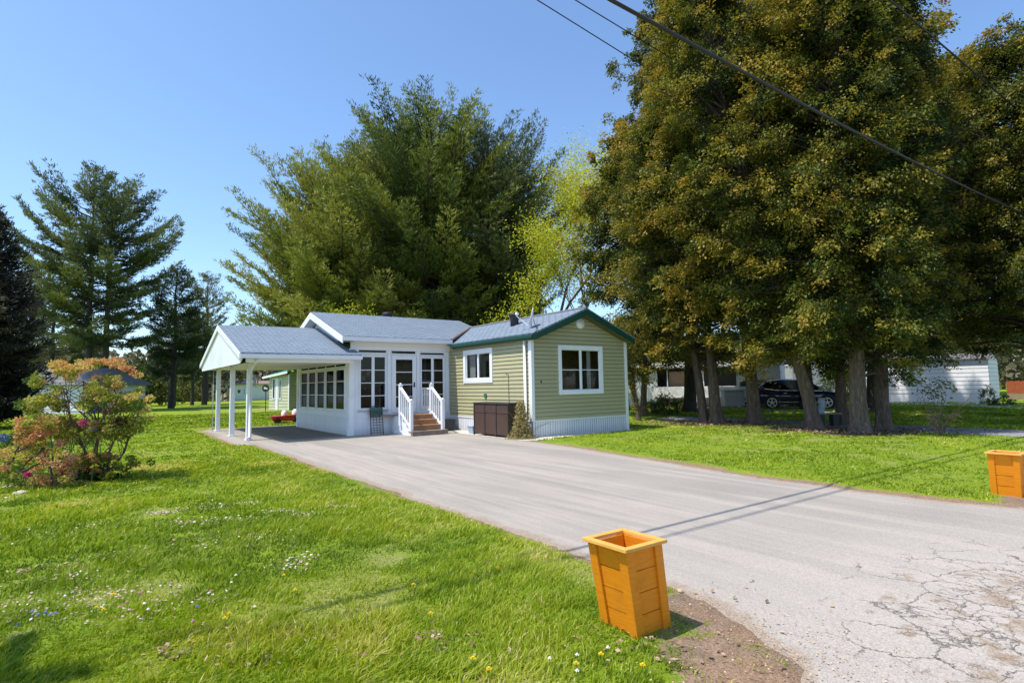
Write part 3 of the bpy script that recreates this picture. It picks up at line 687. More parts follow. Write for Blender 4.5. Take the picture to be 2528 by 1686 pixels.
# door
mb = MB(); a0, a1, z0, z1 = DR; y0, y1 = V1-.05, V1+.0
mb.box(a0, a0+.14, y0, y1, z0, z1); mb.box(a1-.14, a1, y0, y1, z0, z1); mb.box(a0+.14, a1-.14, y0+.002, y1, z1-.14, z1); mb.box(a0+.14, a1-.14, y0+.002, y1, z0, z0+.18)
door = mb.build('door', M['white'], house, bevel=.004)
mb = MB()
for zz in (2.15, 1.70, 1.27): mb = MB(); mb.box(a0+.14, a1-.14, y0+.004, y1, zz-.014, zz+.014); mb.build('glazing_bar', M['white'], door)
mb = MB(); mb.quad((a0+.14, V1-.02, z0+.18), (a1-.14, V1-.02, z0+.18), (a1-.14, V1-.02, z1-.14), (a0+.14, V1-.02, z1-.14)); mb.build('pane', M['screen'], door)
mb = MB(); mb.box(a1-.10, a1-.06, y0-.03, y0, 1.6, 1.78); mb.tube([(a1-.08, y0-.05, 1.66), (a1-.17, y0-.05, 1.66)], .01, 6); mb.build('handle', M['black'], door)
mb = MB()
for j in range(16):
    p, q = a0+.1+(a1-a0-.2)*j/16, a0+.1+(a1-a0-.2)*(j+1)/16; mb.quad((p, V1+.16+.02*(j % 2), z0+.1), (q, V1+.16+.02*((j+1) % 2), z0+.1), (q, V1+.16+.02*((j+1) % 2), z1-.1), (p, V1+.16+.02*(j % 2), z1-.1))
mb.build('door_curtain', paint('grey_curtain', (.2, .19, .17), .9, .2, 8), door)
# eave beam, soffit and fascia of the porch
mb = MB(); mb.box(U2-.42, -.10, EV-.03, EV, SE-.16, SE-.02)
for s_ in (1, -1):
    va = RV-s_*(RV-EV); mb.prism([(U2-.38, va, SE-.035), (U2-.38, RV, SR-.035), (U2-.38, RV, SR-.27), (U2-.38, va, SE-.25)], (-.03, 0, 0))
mb.build('porch_fascia', M['white'], house)
mb = MB(); mb.quad((U2-.38, EV, SE-.15), (0, EV, SE-.15), (0, V1, SE-.15), (U2-.38, V1, SE-.15))
mb.box(U2, 0, V1-.05, V1-.001, 3.02, SE-.12)
for s_ in (1, -1):
    va = RV-s_*(RV-EV); mb.quad((U2-.38, va, SE-.2), (U2-.38, RV, SR-.22), (U2, RV, SR-.22), (U2, va, SE-.2))
mb.build('porch_soffit', M['ceiling'], house)

# ----- carport
CU0, CU1, CV0, CV1 = -7.42, -3.88, 4.4, 12.7; CE, CRZ, CRV = 2.72, 3.93, 8.55
# front slope flares up to the porch at its right end
roof('carport_roof', [[(CU0, CV0, CE), (CU1, CV0, CE-.005), (CU1, CRV, CRZ+.04), (CU0, CRV, CRZ)],
                      [(CU0, CRV, CRZ), (CU1, CRV, CRZ+.04), (CU1, CV1, CE), (CU0, CV1, CE)]])
roof('eave_return', [[(CU1, CV0, CE-.005), (-3.70, CV0+.02, CE+.0), (-3.72, V1-.05, CE+.19), (CU1, V1-.05, CE+.19)]])
mb = MB()
mb.box(CU0, -3.70, CV0-.03, CV0, CE-.17, CE-.045)
for s_ in (1, -1):
    va = CRV-s_*(CRV-CV0); mb.prism([(CU0, va, CE-.03), (CU0, CRV, CRZ-.03), (CU0, CRV, CRZ-.2), (CU0, va, CE-.2)], (-.03, 0, 0))
mb.build('carport_fascia', M['white'], house)
mb = MB(); mb.prism([(CU0+.03, CV0+.3, CE-.32), (CU0+.03, CV0+.01, CE-.2), (CU0+.03, CV0+.01, CE-.07), (CU0+.03, CRV, CRZ-.1), (CU0+.03, CV1-.01, CE-.07), (CU0+.03, CV1-.01, CE-.2), (CU0+.03, CV1-.3, CE-.32)], (.03, 0, 0)); mb.build('gable_panel', M['white'], house)
mb = MB(); CZ2 = 2.47
mb.quad((CU0+.43, CV0+.3, CZ2), (U2, CV0+.3, CZ2), (U2, CV1, CZ2), (CU0+.43, CV1, CZ2))
for s_ in (1, -1):
    va = CRV-s_*(CRV-CV0); mb.quad((CU0, va, CE-.16), (CU0, CRV, CRZ-.17), (CU0+.2, CRV, CRZ-.17), (CU0+.2, va, CE-.16))
mb.quad((CU0, CV0, CE-.16), (-3.7, CV0, CE-.16), (-3.7, CV0+.3, CE-.16), (CU0, CV0+.3, CE-.16))
mb.build('carport_ceiling', M['ceiling'], house)
mb = MB(); mb.box(CU0+.2, U2-.04, CV0+.28, CV0+.32, CZ2-.03, CE-.161); mb.build('carport_beam', M['white'], house); mb = MB(); mb.box(CU0+.2, U2, CV1-.34, CV1-.3, CZ2-.03, CE-.05); mb.build('carport_beam', M['white'], house)
for (pu, pv) in ((-6.85, 6.0), (-6.96, 8.25), (-6.93, 11.4)):
    mb = MB(); mb.box(pu-.075, pu+.075, pv-.075, pv+.075, 0, CZ2); mb.box(pu-.1, pu+.1, pv-.1, pv+.1, 0, .05)
    mb.build('post', M['white'], house, bevel=.008)
mb = MB(); mb.tube([(-6.92, 4.55, 2.5), (-6.9, 5.0, 2.44), (-6.86, 5.88, 2.1), (-6.86, 5.88, .12), (-6.95, 5.75, .06)], .04, 8); mb.build('downspout', M['white'], house, True)
mb = MB(); mb.tube([(-7.1, 11.5, 2.4), (-7.1, 11.5, 0)], .016, 6); mb.build('downspout', M['grey'], house, True)
# roof vents
mb = MB(); zc = mz(1.25); mb.lathe((1.25, 2.55, zc), [(.15, -.15), (.15, .22), (.19, .3), (.21, .36), (.21, .42), (.15, .43)], 20); mb.build('roof_vent', M['blackpl'], house, True)
mb = MB(); mb.lathe((-1.0, 8.55, SR), [(.2, -.15), (.2, .06), (.22, .08), (.22, .17), (.19, .19)], 20); mb.build('roof_vent', M['blackpl'], house, True)
# conduit and box on the lit side
mb = MB(); mb.tube([(-.025, 1.35, 1.98), (-.025, 1.2, 1.97), (-.028, 1.18, 1.05)], .008, 5); mb.build('wall_cable', M['black'], house)
mb = MB(); mb.box(-.06, -.018, 2.5, 2.62, 1.2, 1.34); mb.build('outlet_box', paint('green_box', (.02, .16, .08), .5), house)

# ----- front steps
st = empty('front_steps', H(-1.8, 4.2), ANG); tag(st, 'wooden front steps with white railings leading up to the porch door', 'steps')
def L2(u, v): return u+1.8, v-4.2
rt = [(3.25, .16), (3.53, .33), (3.81, .50), (4.09, .66)]
for i, (v, z) in enumerate(rt):
    x0, y0 = L2(-2.40, v); x1, _ = L2(-1.20, v); nx_ = L2(0, rt[i+1][0])[1] if i < 3 else L2(0, 5.0)[1]
    ov = .08 if i == 0 else 0
    mb = MB(); mb.box(x0-ov+.06, x1+ov-.06 if i else x1+ov, y0, y0+.03, rt[i-1][1] if i else 0, z-.03); mb.build('riser', M['wood_tread'] if i else M['wood_old'], st)
    mb = MB(); mb.box(x0-ov, x1+ov, y0-.025, nx_-.001, z-.03, z); mb.build('tread', M['wood_tread'] if i else M['wood_old'], st, bevel=.005)
mb = MB()
x0, _ = L2(-2.40, 0)
for xx in (x0+.03, x0+1.14):
    mb.prism([(xx, L2(0, 3.3)[1], 0), (xx, L2(0, 5.0)[1], 0), (xx, L2(0, 5.0)[1], .62), (xx, L2(0, 4.1)[1], .62), (xx, L2(0, 4.1)[1], .46), (xx, L2(0, 3.82)[1], .46), (xx, L2(0, 3.82)[1], .29), (xx, L2(0, 3.54)[1], .29), (xx, L2(0, 3.54)[1], .12), (xx, L2(0, 3.3)[1], .12)], (.03, 0, 0))
mb.build('stringer', M['white'], st)
for uu in (-2.40, -1.22):
    x = L2(uu, 0)[0]; rl = empty('railing', (x, 0, 0)); rl.parent = st
    for v, z0_, z1_ in ((4.25, .3, 1.67), (3.42, .05, 1.14)):
        y = L2(0, v)[1]; mb = MB(); mb.box(-.05, .05, y-.05, y+.05, z0_, z1_); mb.box(-.06, .06, y-.06, y+.06, z1_, z1_+.03); mb.lathe((0, y, z1_+.03), [(.035, 0), (.045, .03), (.01, .055)], 8)
        mb.build('railing_post', M['white'], rl, bevel=.004)
    ya, yb = L2(0, 4.25)[1], L2(0, 3.42)[1]
    mb = MB(); mb.beam((0, ya, 1.60), (0, yb, 1.06), .07, .07); mb.build('handrail', M['white'], rl); mb = MB(); mb.beam((0, ya, .76), (0, yb, .22), .06, .07); mb.build('handrail', M['white'], rl)
    for j in range(1, 6):
        t = j/6; y = ya+(yb-ya)*t; zb, zt = .76-.54*t, 1.60-.54*t; mb = MB(); mb.box(-.016, .016, y-.018, y+.018, zb, zt); mb.build('baluster', M['white'], rl)
rl = empty('railing', (L2(-1.22, 0)[0], 0, 0)); rl.parent = st
mb = MB(); ya, yb = L2(0, 4.3)[1], L2(0, 5.0)[1]; mb.box(-.03, .03, ya, yb, 1.52, 1.58); mb.build('handrail', M['white'], rl); mb = MB(); mb.box(-.03, .03, ya, yb, .78, .83); mb.build('handrail', M['white'], rl)
for j in range(5):
    y = ya+(yb-ya)*(j+.5)/5; mb = MB(); mb.box(-.014, .014, y-.018, y+.018, .83, 1.52); mb.build('baluster', M['white'], rl)
mb = MB(); x0 = L2(-2.4, 0)[0]; mb.box(x0-.45, x0-.02, L2(0, 4.75)[1], L2(0, 5.02)[1], .6, .66); mb.build('side_shelf', M['wood_old'], st)

# satellite dish
dz = mz(.45)
dish = empty('satellite_dish', H(.45, .55, dz), ANG); tag(dish, 'white satellite dish seen edge-on above the front corner of the roof', 'satellite dish')
mb = MB(); mb.tube([(0, 0, -.02), (0, 0, .14), (.05, .02, .22)], .02, 8); mb.build('mast', M['grey'], dish)
dn = unit(-_R*.97+_U0*.24+V3(0, 1, 0)*.02); dn = np.array([dn@hu, dn@hv, dn[2]]); a1_ = unit(np.cross(dn, [0, 0, 1.])); b1_ = np.cross(a1_, dn)
c0 = np.array([.06, 0, .38]); V = []; Fq = []
for i in range(6):
    r = .33*i/5
    for j in range(24):
        t = 2*pi*j/24; V.append(c0+(a1_*cos(t)*.8+b1_*sin(t)*.9)*r+dn*(.06*(r/.33)**2))
Fq = [(i*24+j, i*24+(j+1) % 24, (i+1)*24+(j+1) % 24, (i+1)*24+j) for i in range(5) for j in range(24)]
mb = MB(); mb.add(V, Fq); o = mb.build('reflector', M['white'], dish, True); sm_ = o.modifiers.new('s', 'SOLIDIFY'); sm_.thickness = .012
e0 = c0-b1_*.33+dn*.05; e1 = c0+dn*.52-b1_*.1
mb = MB(); mb.beam(e0, e1, .025, .03); mb.build('arm', M['white'], dish)
mb = MB(); mb.tube([e1-dn*.0+b1_*.02, e1+b1_*.1-dn*.02], [.05, .065], 10); mb.build('receiver', M['white'], dish)
mb = MB(); pts = []
for t in np.linspace(0, 1, 9): pts.append(np.array([.1, 0, .25])*(1-t)+t*np.array([-.35-.1, -.9, -.12])+np.array([0, 0, -.1*sin(pi*t)])+np.array([0, 0, .05]))
pts += [(-.55, -.95, -.2), (-.6, -.75, -.32), (-.5, -.55, -.42)]
mb.tube(pts, .012, 5); mb.build('cable', M['cable'], dish)

# storage cabinet, bins, rack, ornaments by the wall
cab = empty('storage_cabinet', H(-.42, 1.3), ANG); tag(cab, 'dark brown three-bay storage cabinet against the sunlit green wall', 'cabinet')
mb = MB(); mb.box(-.24, .28, -.98, .98, .06, 1.02); mb.build('body', M['brown'], cab, bevel=.01)
mb = MB(); mb.box(-.28, .3, -1.02, 1.02, 1.02, 1.07); mb.build('top', M['blackpl'], cab, bevel=.01)
for j in range(3):
    y0 = -.97+j*.65
    mb = MB(); mb.box(-.262, -.242, y0+.035, y0+.62, .09, .72); mb.box(-.262, -.242, y0+.035, y0+.62, .74, .98); mb.build('door', M['brown'], cab, bevel=.006)
for j in range(4):
    y = -.97+j*.645; mb = MB(); mb.box(-.275, -.243, y-.022, y+.022, 0, 1.015); mb.build('leg', M['blackpl'], cab)
bn = empty('black_bin', H(-.45, 4.55), ANG); tag(bn, 'small black tub on the gravel at the right of the front steps', 'tub')
mb = MB(); mb.hexa([(-.2, -.2, 0), (.2, -.2, 0), (.2, .2, 0), (-.2, .2, 0)], [(-.24, -.24, .38), (.24, -.24, .38), (.24, .24, .38), (-.24, .24, .38)]); mb.build('tub', M['blackpl'], bn)
mb = MB(); mb.box(-.26, .26, -.26, .26, .381, .42); mb.build('lid', M['blackpl'], bn, bevel=.01)
bb = empty('blue_bin', H(-.45, 2.65), ANG); tag(bb, 'pale blue tub beside the brown storage cabinet', 'tub')
mb = MB(); mb.hexa([(-.13, -.13, .01), (.13, -.13, .01), (.13, .13, .01), (-.13, .13, .01)], [(-.16, -.16, .24), (.16, -.16, .24), (.16, .16, .24), (-.16, .16, .24)]); mb.build('tub', M['glassbin'], bb)
mb = MB(); mb.box(-.175, .175, -.175, .175, .241, .27); mb.build('lid', M['glassbin'], bb, bevel=.01)
rk = empty('wire_trellis', H(-3.0, 4.93), ANG); tag(rk, 'black wrought iron trellis leaning on the white porch wall', 'trellis')
mb = MB()
for x in (-.22, .22): mb.tube([(x, -.12, .0), (x, .0, .92)], .014, 6)
mb.tube([(-.22, 0, .92), (-.26, 0, .98), (-.1, 0, .96), (0, 0, 1.0), (.1, 0, .96), (.22, 0, .95)], .014, 6)
mb.build('frame', M['black'], rk)
mb = MB()
for z in (.08, .16, .24, .33, .42, .52, .6): mb.tube([(-.22, -.12+.12*z/.92, z), (.22, -.12+.12*z/.92, z)], .008, 5)
for x in (-.11, 0, .11): mb.tube([(x, -.12, .05), (x, -.04, .6)], .008, 5)
for k_ in range(5):
    c_ = (-.15+.075*k_, -.02, .72+.03*(k_ % 2)); mb.tube([(c_[0]+.05*cos(t), c_[1], c_[2]+.07*sin(t)) for t in np.linspace(0, 2*pi, 10)], .007, 5)
mb.build('scrollwork', M['black'], rk)
mb = MB(); mb.quad((-.2, -.03, .6), (.21, -.03, .6), (.21, 0, .93), (-.2, 0, .93)); mb.build('plaque', paint('green_plaque', (.05, .12, .10), .5, .5, 25), rk)
hb = empty('hanging_ornament', H(-6.0, 9.2, CZ2)); tag(hb, 'small glass wind chime hanging under the carport ceiling', 'ornament')
mb = MB(); mb.tube([(0, 0, 0), (0, 0, -.18)], .006, 5); mb.build('cord', M['black'], hb)
mb = MB(); mb.lathe((0, 0, -.26), [(.02, .1), (.1, .04), (.12, 0), (.04, -.04)][::-1], 12); mb.build('cap', M['blackpl'], hb)
for j in range(5):
    a = j*1.26; mb = MB(); mb.tube([(.08*cos(a), .08*sin(a), -.29), (.08*cos(a), .08*sin(a), -.62-.04*j)], .018, 6); mb.build('tube', M['glassbin'], hb)

# ------------------------------------------------------------------ planters
def planter(u, v, label, dirt=True, lean=(-.125, -.035)):
    p = empty('planter_box', H(u, v), ANG); tag(p, label, 'planter', 'orange planter boxes at the driveway mouth')
    hz = .585; b0 = .155; t0 = .163; lx, ly = lean
    def pt(x, y, z): f = z/hz; return (x+lx*f, y+ly*f, z)
    def hw(z): return b0+(t0-b0)*z/hz
    for (nx, ny) in ((-1, 0), (0, -1), (1, 0), (0, 1)):
        tx, ty = -ny, nx
        mb = MB(); k = 4
        for i in range(k):
            za, zb = .02+i*(hz-.02)/k+.003, .02+(i+1)*(hz-.02)/k-.003
            q = []
            for dep_ in (0, .014):
                for (s_, z) in ((-1, za), (1, za), (1, zb), (-1, zb)):
                    w2 = hw(z)-.03; d = hw(z)-.012-dep_; q.append(pt(nx*d+tx*s_*w2, ny*d+ty*s_*w2, z))
            mb.add(q, [(0, 1, 2, 3), (7, 6, 5, 4), (0, 4, 5, 1), (1, 5, 6, 2), (2, 6, 7, 3), (3, 7, 4, 0)])
        mb.build('panel', M['orange'], p)
    for sx in (-1, 1):
        for sy in (-1, 1):
            mb = MB(); lo = []; hi = []
            for z, L_ in ((0, lo), (hz, hi)):
                e = hw(z)+.004; i_ = e-.07
                for (x, y) in ((e*sx, e*sy), (i_*sx, e*sy), (i_*sx, (e-.02)*sy), ((e-.02)*sx, (e-.02)*sy), ((e-.02)*sx, i_*sy), (e*sx, i_*sy)): L_.append(pt(x, y, z))
            n = 6; mb.add(lo+hi, [tuple(range(n))[::-1], tuple(range(n, 2*n))]+[(i, (i+1) % n, (i+1) % n+n, i+n) for i in range(n)])
            mb.build('corner_board', M['orange'], p, bevel=.003)
    mb = MB(); e = t0+.029; i_ = t0-.018
    ring = [(-e, -e), (e, -e), (e, e), (-e, e)]; inn = [(-i_, -i_), (i_, -i_), (i_, i_), (-i_, i_)]
    for j in range(4):
        a, b, c_, d = ring[j], ring[(j+1) % 4], inn[(j+1) % 4], inn[j]
        mb.hexa([pt(x, y, hz) for x, y in (a, b, c_, d)], [(pt(x, y, hz)[0], pt(x, y, hz)[1], hz+.022) for x, y in (a, b, c_, d)])
    mb.build('rim', M['orange_rim'], p, bevel=.003)
    mb = MB(); w0 = t0-.035
    zs = hz-.13
    n = 7; vs2 = []; fs2 = []
    for i in range(n):
        for j in range(n):
            x = -w0+2*w0*i/(n-1); y = -w0+2*w0*j/(n-1); zz = zs+.02*random.random()+.035*(x/w0)*(-1); q = pt(x*.93, y*.93, zs); vs2.append((q[0], q[1], zz))
    fs2 = [(i*n+j, (i+1)*n+j, (i+1)*n+j+1, i*n+j+1) for i in range(n-1) for j in range(n-1)]
    mb.add(vs2, fs2); mb.build('soil', M['soil'], p)
    return p
planter(-7.82, -11.11, 'leaning orange wooden planter box on the grass at the near driveway corner')
planter(-.80, -11.40, 'orange planter box across the driveway at the right edge of the lawn')

# ------------------------------------------------------------------ wires and pole
pole_u = -15.2
pl = empty('utility_pole', H(pole_u, -9.0)); tag(pl, 'wooden utility pole beyond the left edge of the lawn carrying the overhead wires', 'utility pole')
mb = MB(); mb.tube([(0, 0, 0), (0, 0, 8.9)], [.16, .12], 12); mb.build('shaft', M['wood_old'], pl, True)
mb = MB(); mb.beam((-.9*hv[0], -.9*hv[1], 8.3), (.9*hv[0], .9*hv[1], 8.3), .1, .12); mb.build('crossarm', M['wood_old'], pl)
def wire(pts, r, label, name='power_line', k=24):
    mb = MB(); P = np.array(pts); mb.tube(P, r, 6); o = mb.build(name, M['cable'], None, True); return tag(o, label, 'overhead wire')
# thick low cable
us2 = np.concatenate([np.linspace(pole_u, -5.6, 8), np.linspace(-5.6, 60, 40)])
wire([H(u, -9.0, 6.47+.0 if u > -5.6 else 6.47+(-5.6-u)*.03) if u < 0 else H(u, -9.0, 6.47+.0012*u*u+.012*u) for u in us2], .027, 'thickest black overhead cable crossing in front of the tall trees')
us3 = np.linspace(-2.6, 60, 40)
P0 = H(-2.6, -9.0, 10.02)
wire([H(pole_u, -9.0, 9.9)]+[H(u, -9.0, 10.05+.028*u) for u in np.linspace(-8, 60, 40)], .024, 'black overhead cable crossing the upper right corner', 'power_line')
def drop(pa, Ya, pb, Yb, sag, r, label):
    r *= 2; a = D(*pa, Ya); b = D(*pb, Yb); ts = np.linspace(-.6, 1, 24)
    wire([a+(b-a)*t+V3(0, 0, -sag*(1-(2*t-1)**2) if t > 0 else 0) for t in ts], r, label)
drop((1325, 0), 17, (1790, 290), 23, .0, .009, 'thin service wire dropping into the left side of the tall trees, lower of two')
drop((1419, 0), 17, (1830, 250), 23, .0, .009, 'thin service wire above its twin, running into the tall trees')

# ------------------------------------------------------------------ trees
def crown_cedar(root, base, lean, Ht, z0, prof, nb, seed, mat='cedar', tint0=.45, leafL=.078, per=60, trunk_r=.26, fork=False, barkm='bark', drop_=.25, cl=13, aspect=None):
    """trunk, limbs and flat drooping sprays; prof(t) gives crown radius for t in 0..1; positions local to the root"""
    r_ = np.random.default_rng(seed)
    n = 14; zz = np.linspace(-.15, Ht, n); wob = np.cumsum(r_.normal(0, .05, (n, 2)), 0); wob -= wob[0]
    tr = np.stack([lean[0]*zz+wob[:, 0], lean[1]*zz+wob[:, 1], zz], -1)
    rad = trunk_r*(1-.85*np.linspace(0, 1, n)**.8)*np.interp(zz, [2.5, 6], [1, .6])
    # fluted, flared butt
    K = 16; V = []
    zs_ = np.concatenate([[-.15, 0, .12, .3, .6], np.linspace(1, Ht*.9, 12)])
    for z in zs_:
        c_ = np.array([np.interp(z, zz, tr[:, 0]), np.interp(z, zz, tr[:, 1]), z]); rr = np.interp(z, zz, rad); fl = 1+.5*math.exp(-max(z, 0)/.25)
        for j in range(K):
            a = 2*pi*j/K; q = 1+.12*sin(3*a+seed)+.07*sin(5*a+2*seed)+(.16*sin(4*a+seed*1.3) if z < .4 else 0); V.append(c_+np.array([cos(a), sin(a), 0])*rr*fl*q)
    Fq = [(i*K+j, i*K+(j+1) % K, (i+1)*K+(j+1) % K, (i+1)*K+j) for i in range(len(zs_)-1) for j in range(K)]
    me = npmesh('trunk', V, Fq); link('trunk', me, M[barkm], root, True)
    lines = []; C = []; Dd = []; Sz = []
    for i in range(nb):
        t = (i+.5)/nb; t = t**.85; z = z0+(Ht-z0)*t+r_.normal(0, .25); az = i*2.39996+r_.normal(0, .35)
        R = prof(min(max((z-z0)/(Ht-z0), 0), 1))*r_.uniform(.72, 1.12)
        if aspect is not None: R *= aspect(az)
        if R < .15: continue
        zs0 = max(z-.35*R, .8); b = np.array([np.interp(zs0, zz, tr[:, 0]), np.interp(zs0, zz, tr[:, 1]), zs0]); out_ = np.array([cos(az), sin(az), 0])
        m = 8; s_ = np.linspace(0, 1, m); rise = (.35+.25*t)*R
        P = b+out_*(s_[:, None]*R)+np.array([0, 0, 1])*(rise*s_**.7-drop_*R*(1-t)*s_**2.2)[:, None]+np.cumsum(r_.normal(0, .035*R, (m, 3)), 0)*s_[:, None]
        lines.append((P, (.012+.016*R)*(1.05-s_)))
        nc = max(3, int(cl*(.5+.6*R/3)))
        for q in range(nc):
            s1 = r_.uniform(.22, 1.03)**.7; p = np.array([np.interp(s1, s_, P[:, k]) for k in range(3)]); lat = np.cross(out_, [0, 0, 1])
            p = p+lat*r_.normal(0, .2*R*.55*(1.1-s1*.4))+np.array([0, 0, r_.normal(0, .18)])
            C.append(p); Dd.append(out_+np.array([0, 0, r_.uniform(-.35, .3)])+lat*r_.normal(0, .4)); Sz.append(r_.uniform(.16, .34)*(1+.1*R))
    tubes('limbs', lines, M['limb'], root, 5)
    C = np.array(C); Dd = unit(np.array(Dd)); Sz = np.array(Sz); nc = len(C)
    N_ = nc*per; ci = np.repeat(np.arange(nc), per); d = Dd[ci]; lt = unit(np.cross(d, [0, 0, 1.])); up = np.cross(lt, d)
    a = r_.uniform(-.6, 1, N_); b = r_.normal(0, .34, N_)*(1.15-a*.5); h = r_.normal(0, .26, N_)-.35*np.abs(b)-.4*np.clip(a, 0, 1)**1.5
    P = C[ci]+Sz[ci][:, None]*(d*a[:, None]+lt*b[:, None]+up*h[:, None])
    Dr = unit(d*.7+lt*(b*1.3)[:, None]+up*r_.normal(-.45, .5, N_)[:, None]+r_.normal(0, .25, (N_, 3)))
    Sd_ = unit(np.cross(Dr, up+r_.normal(0, .55, (N_, 3))))
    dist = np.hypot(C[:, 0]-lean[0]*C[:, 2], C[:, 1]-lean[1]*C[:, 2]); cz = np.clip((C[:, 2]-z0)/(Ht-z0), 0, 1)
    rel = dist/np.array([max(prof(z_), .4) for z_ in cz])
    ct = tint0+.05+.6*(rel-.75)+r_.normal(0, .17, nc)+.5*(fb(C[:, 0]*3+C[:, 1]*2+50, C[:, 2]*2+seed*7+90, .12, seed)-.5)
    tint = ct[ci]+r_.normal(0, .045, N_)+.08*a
    L = leafL*r_.uniform(.5, 1.6, N_)*np.repeat(r_.uniform(.8, 1.2, nc), per)
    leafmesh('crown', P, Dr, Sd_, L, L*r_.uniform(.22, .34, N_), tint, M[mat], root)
def mktree(name, base, label, cat='tree', group=None):
    r = empty(name, (base[0], base[1], 0)); return tag(r, label, cat, group)

def egg(R, p=.35, k=1.0, low=.6):     # radius profile, widest at p
    def f(t):
        if t < p: return R*(low+(1-low)*(1-((p-t)/p)**2))
        return R*max(0, 1-((t-p)/(1-p))**2*k)**.6
    return f
CG = 'tall cedars standing in a row beside the lane'
specs = [  # base, lean, height, z0, profile, branches, seed, tint, label, trunk radius
    (TREES[0], (-.10, .05), 12.5, 2.7, egg(2.9, .35, 1, .7), 150, 1, .50, 'slim cedar with a thin leaning trunk, leftmost of the row beside the lane', .17),
    (TREES[1], (-.05, .06), 15.5, 3.2, egg(2.6, .35, 1, .6), 150, 2, .55, 'cedar whose grey trunk touches the slim leftmost one at its foot', .22),
    (TREES[2], (-.04, .0), 17.5, 3.0, egg(3.2, .35, 1, .6), 190, 3, .58, 'cedar with a stout straight trunk, standing alone left of the parked car body', .25),
    (TREES[3], (-.17, .02), 16.5, 3.0, egg(3.1, .35, 1, .75), 230, 4, .55, 'cedar with its trunk leaning strongly left in front of the dark car', .22),
    (TREES[4], (.0, .0), 16.5, 2.5, egg(3.2, .3, 1, .85), 330, 5, .5, 'thickest cedar with a flared forked trunk near the bench', .25),
    (TREES[5], (.07, .02), 15.8, 2.5, egg(4.0, .45, .8, .8), 310, 6, .5, 'cedar leaning right, rightmost trunk of the row beside the lane', .20),
]
def clear(amt): return lambda az: 1-amt*max(0, -(cos(az)*hv[0]+sin(az)*hv[1]))
for k_s, (base, lean, Ht, z0, pf, nb, sd_i, ti, lab, tr_) in enumerate(specs):
    r = mktree('cedar_tree', base, lab, 'tree', CG)
    crown_cedar(r, base, lean, Ht, z0, pf, nb, sd_i, tint0=ti, trunk_r=tr_, aspect=clear([0, 0, 0, .05, .35, .62][k_s]))
# fork of the thick one
mb = MB(); q = TREES[4]
f_ = empty('cedar_tree', G(2085, 1048)); tag(f_, 'dark thin cedar half hidden behind the thickest trunk', 'tree', CG)
crown_cedar(f_, None, (0, .02), 12, 3.4, egg(2.4, .4), 90, 9, tint0=.35, trunk_r=.2)
# off-frame right cedar whose boughs hang into the picture
b_ = H(16.3, -9.0); r = mktree('cedar_tree', b_, 'cedar beyond the right edge of the picture with boughs hanging into it', 'tree', CG)
crown_cedar(r, b_, (0, 0), 14.0, 3.5, egg(4.9, .5, .9, .85), 330, 10, tint0=.52, trunk_r=.3, drop_=.15, aspect=lambda az: 1-.3*max(0, -(cos(az)*hu[0]+sin(az)*hu[1])))
# olive cedar mass left, behind the house's right end
b_ = G(1590, 1028); r = mktree('cedar_tree', b_, 'broad olive cedar behind the right end of the green house', 'tree')
crown_cedar(r, b_, (.0, .0), 14.5, 2.6, egg(3.3, .38, 1, .75), 200, 12, tint0=.5, trunk_r=.16, leafL=.1)
# taller grey-green conifers behind
b_ = D(1700, 900, 30); r = mktree('grey_conifer', b_, 'tall grey-green conifer rising above the cedars at their left side', 'tree')
crown_cedar(r, b_, (.0, .0), 25, 5, egg(4.0, .35, 1, .8), 230, 13, 'greypine', .45, .13, 44, .3, barkm='barkdark', drop_=.3)
b_ = D(1990, 900, 31); r = mktree('grey_conifer', b_, 'tall grey-green conifer behind the middle of the cedar row', 'tree')
crown_cedar(r, b_, (.0, .0), 26, 5, egg(4.8, .4, 1, .8), 240, 14, 'cedar', .5, .13, 44, .3, barkm='barkdark', drop_=.3)
b_ = D(2145, 900, 28); r = mktree('grey_conifer', b_, 'tall conifer behind the right half of the cedar row', 'tree')
crown_cedar(r, b_, (.07, .0), 20.0, 4.0, egg(5.8, .4, 1, .8), 240, 15, 'cedar', .5, .13, 44, .3, barkm='barkdark', drop_=.3)

b_ = D(2410, 900, 52); r = mktree('grey_conifer', b_, 'broad tall conifer behind the white home at right', 'tree')
crown_cedar(r, b_, (.0, .0), 32, 6, egg(6.5, .4, .9, .85), 260, 17, 'cedar', .5, .2, 44, .3, barkm='barkdark', drop_=.3)

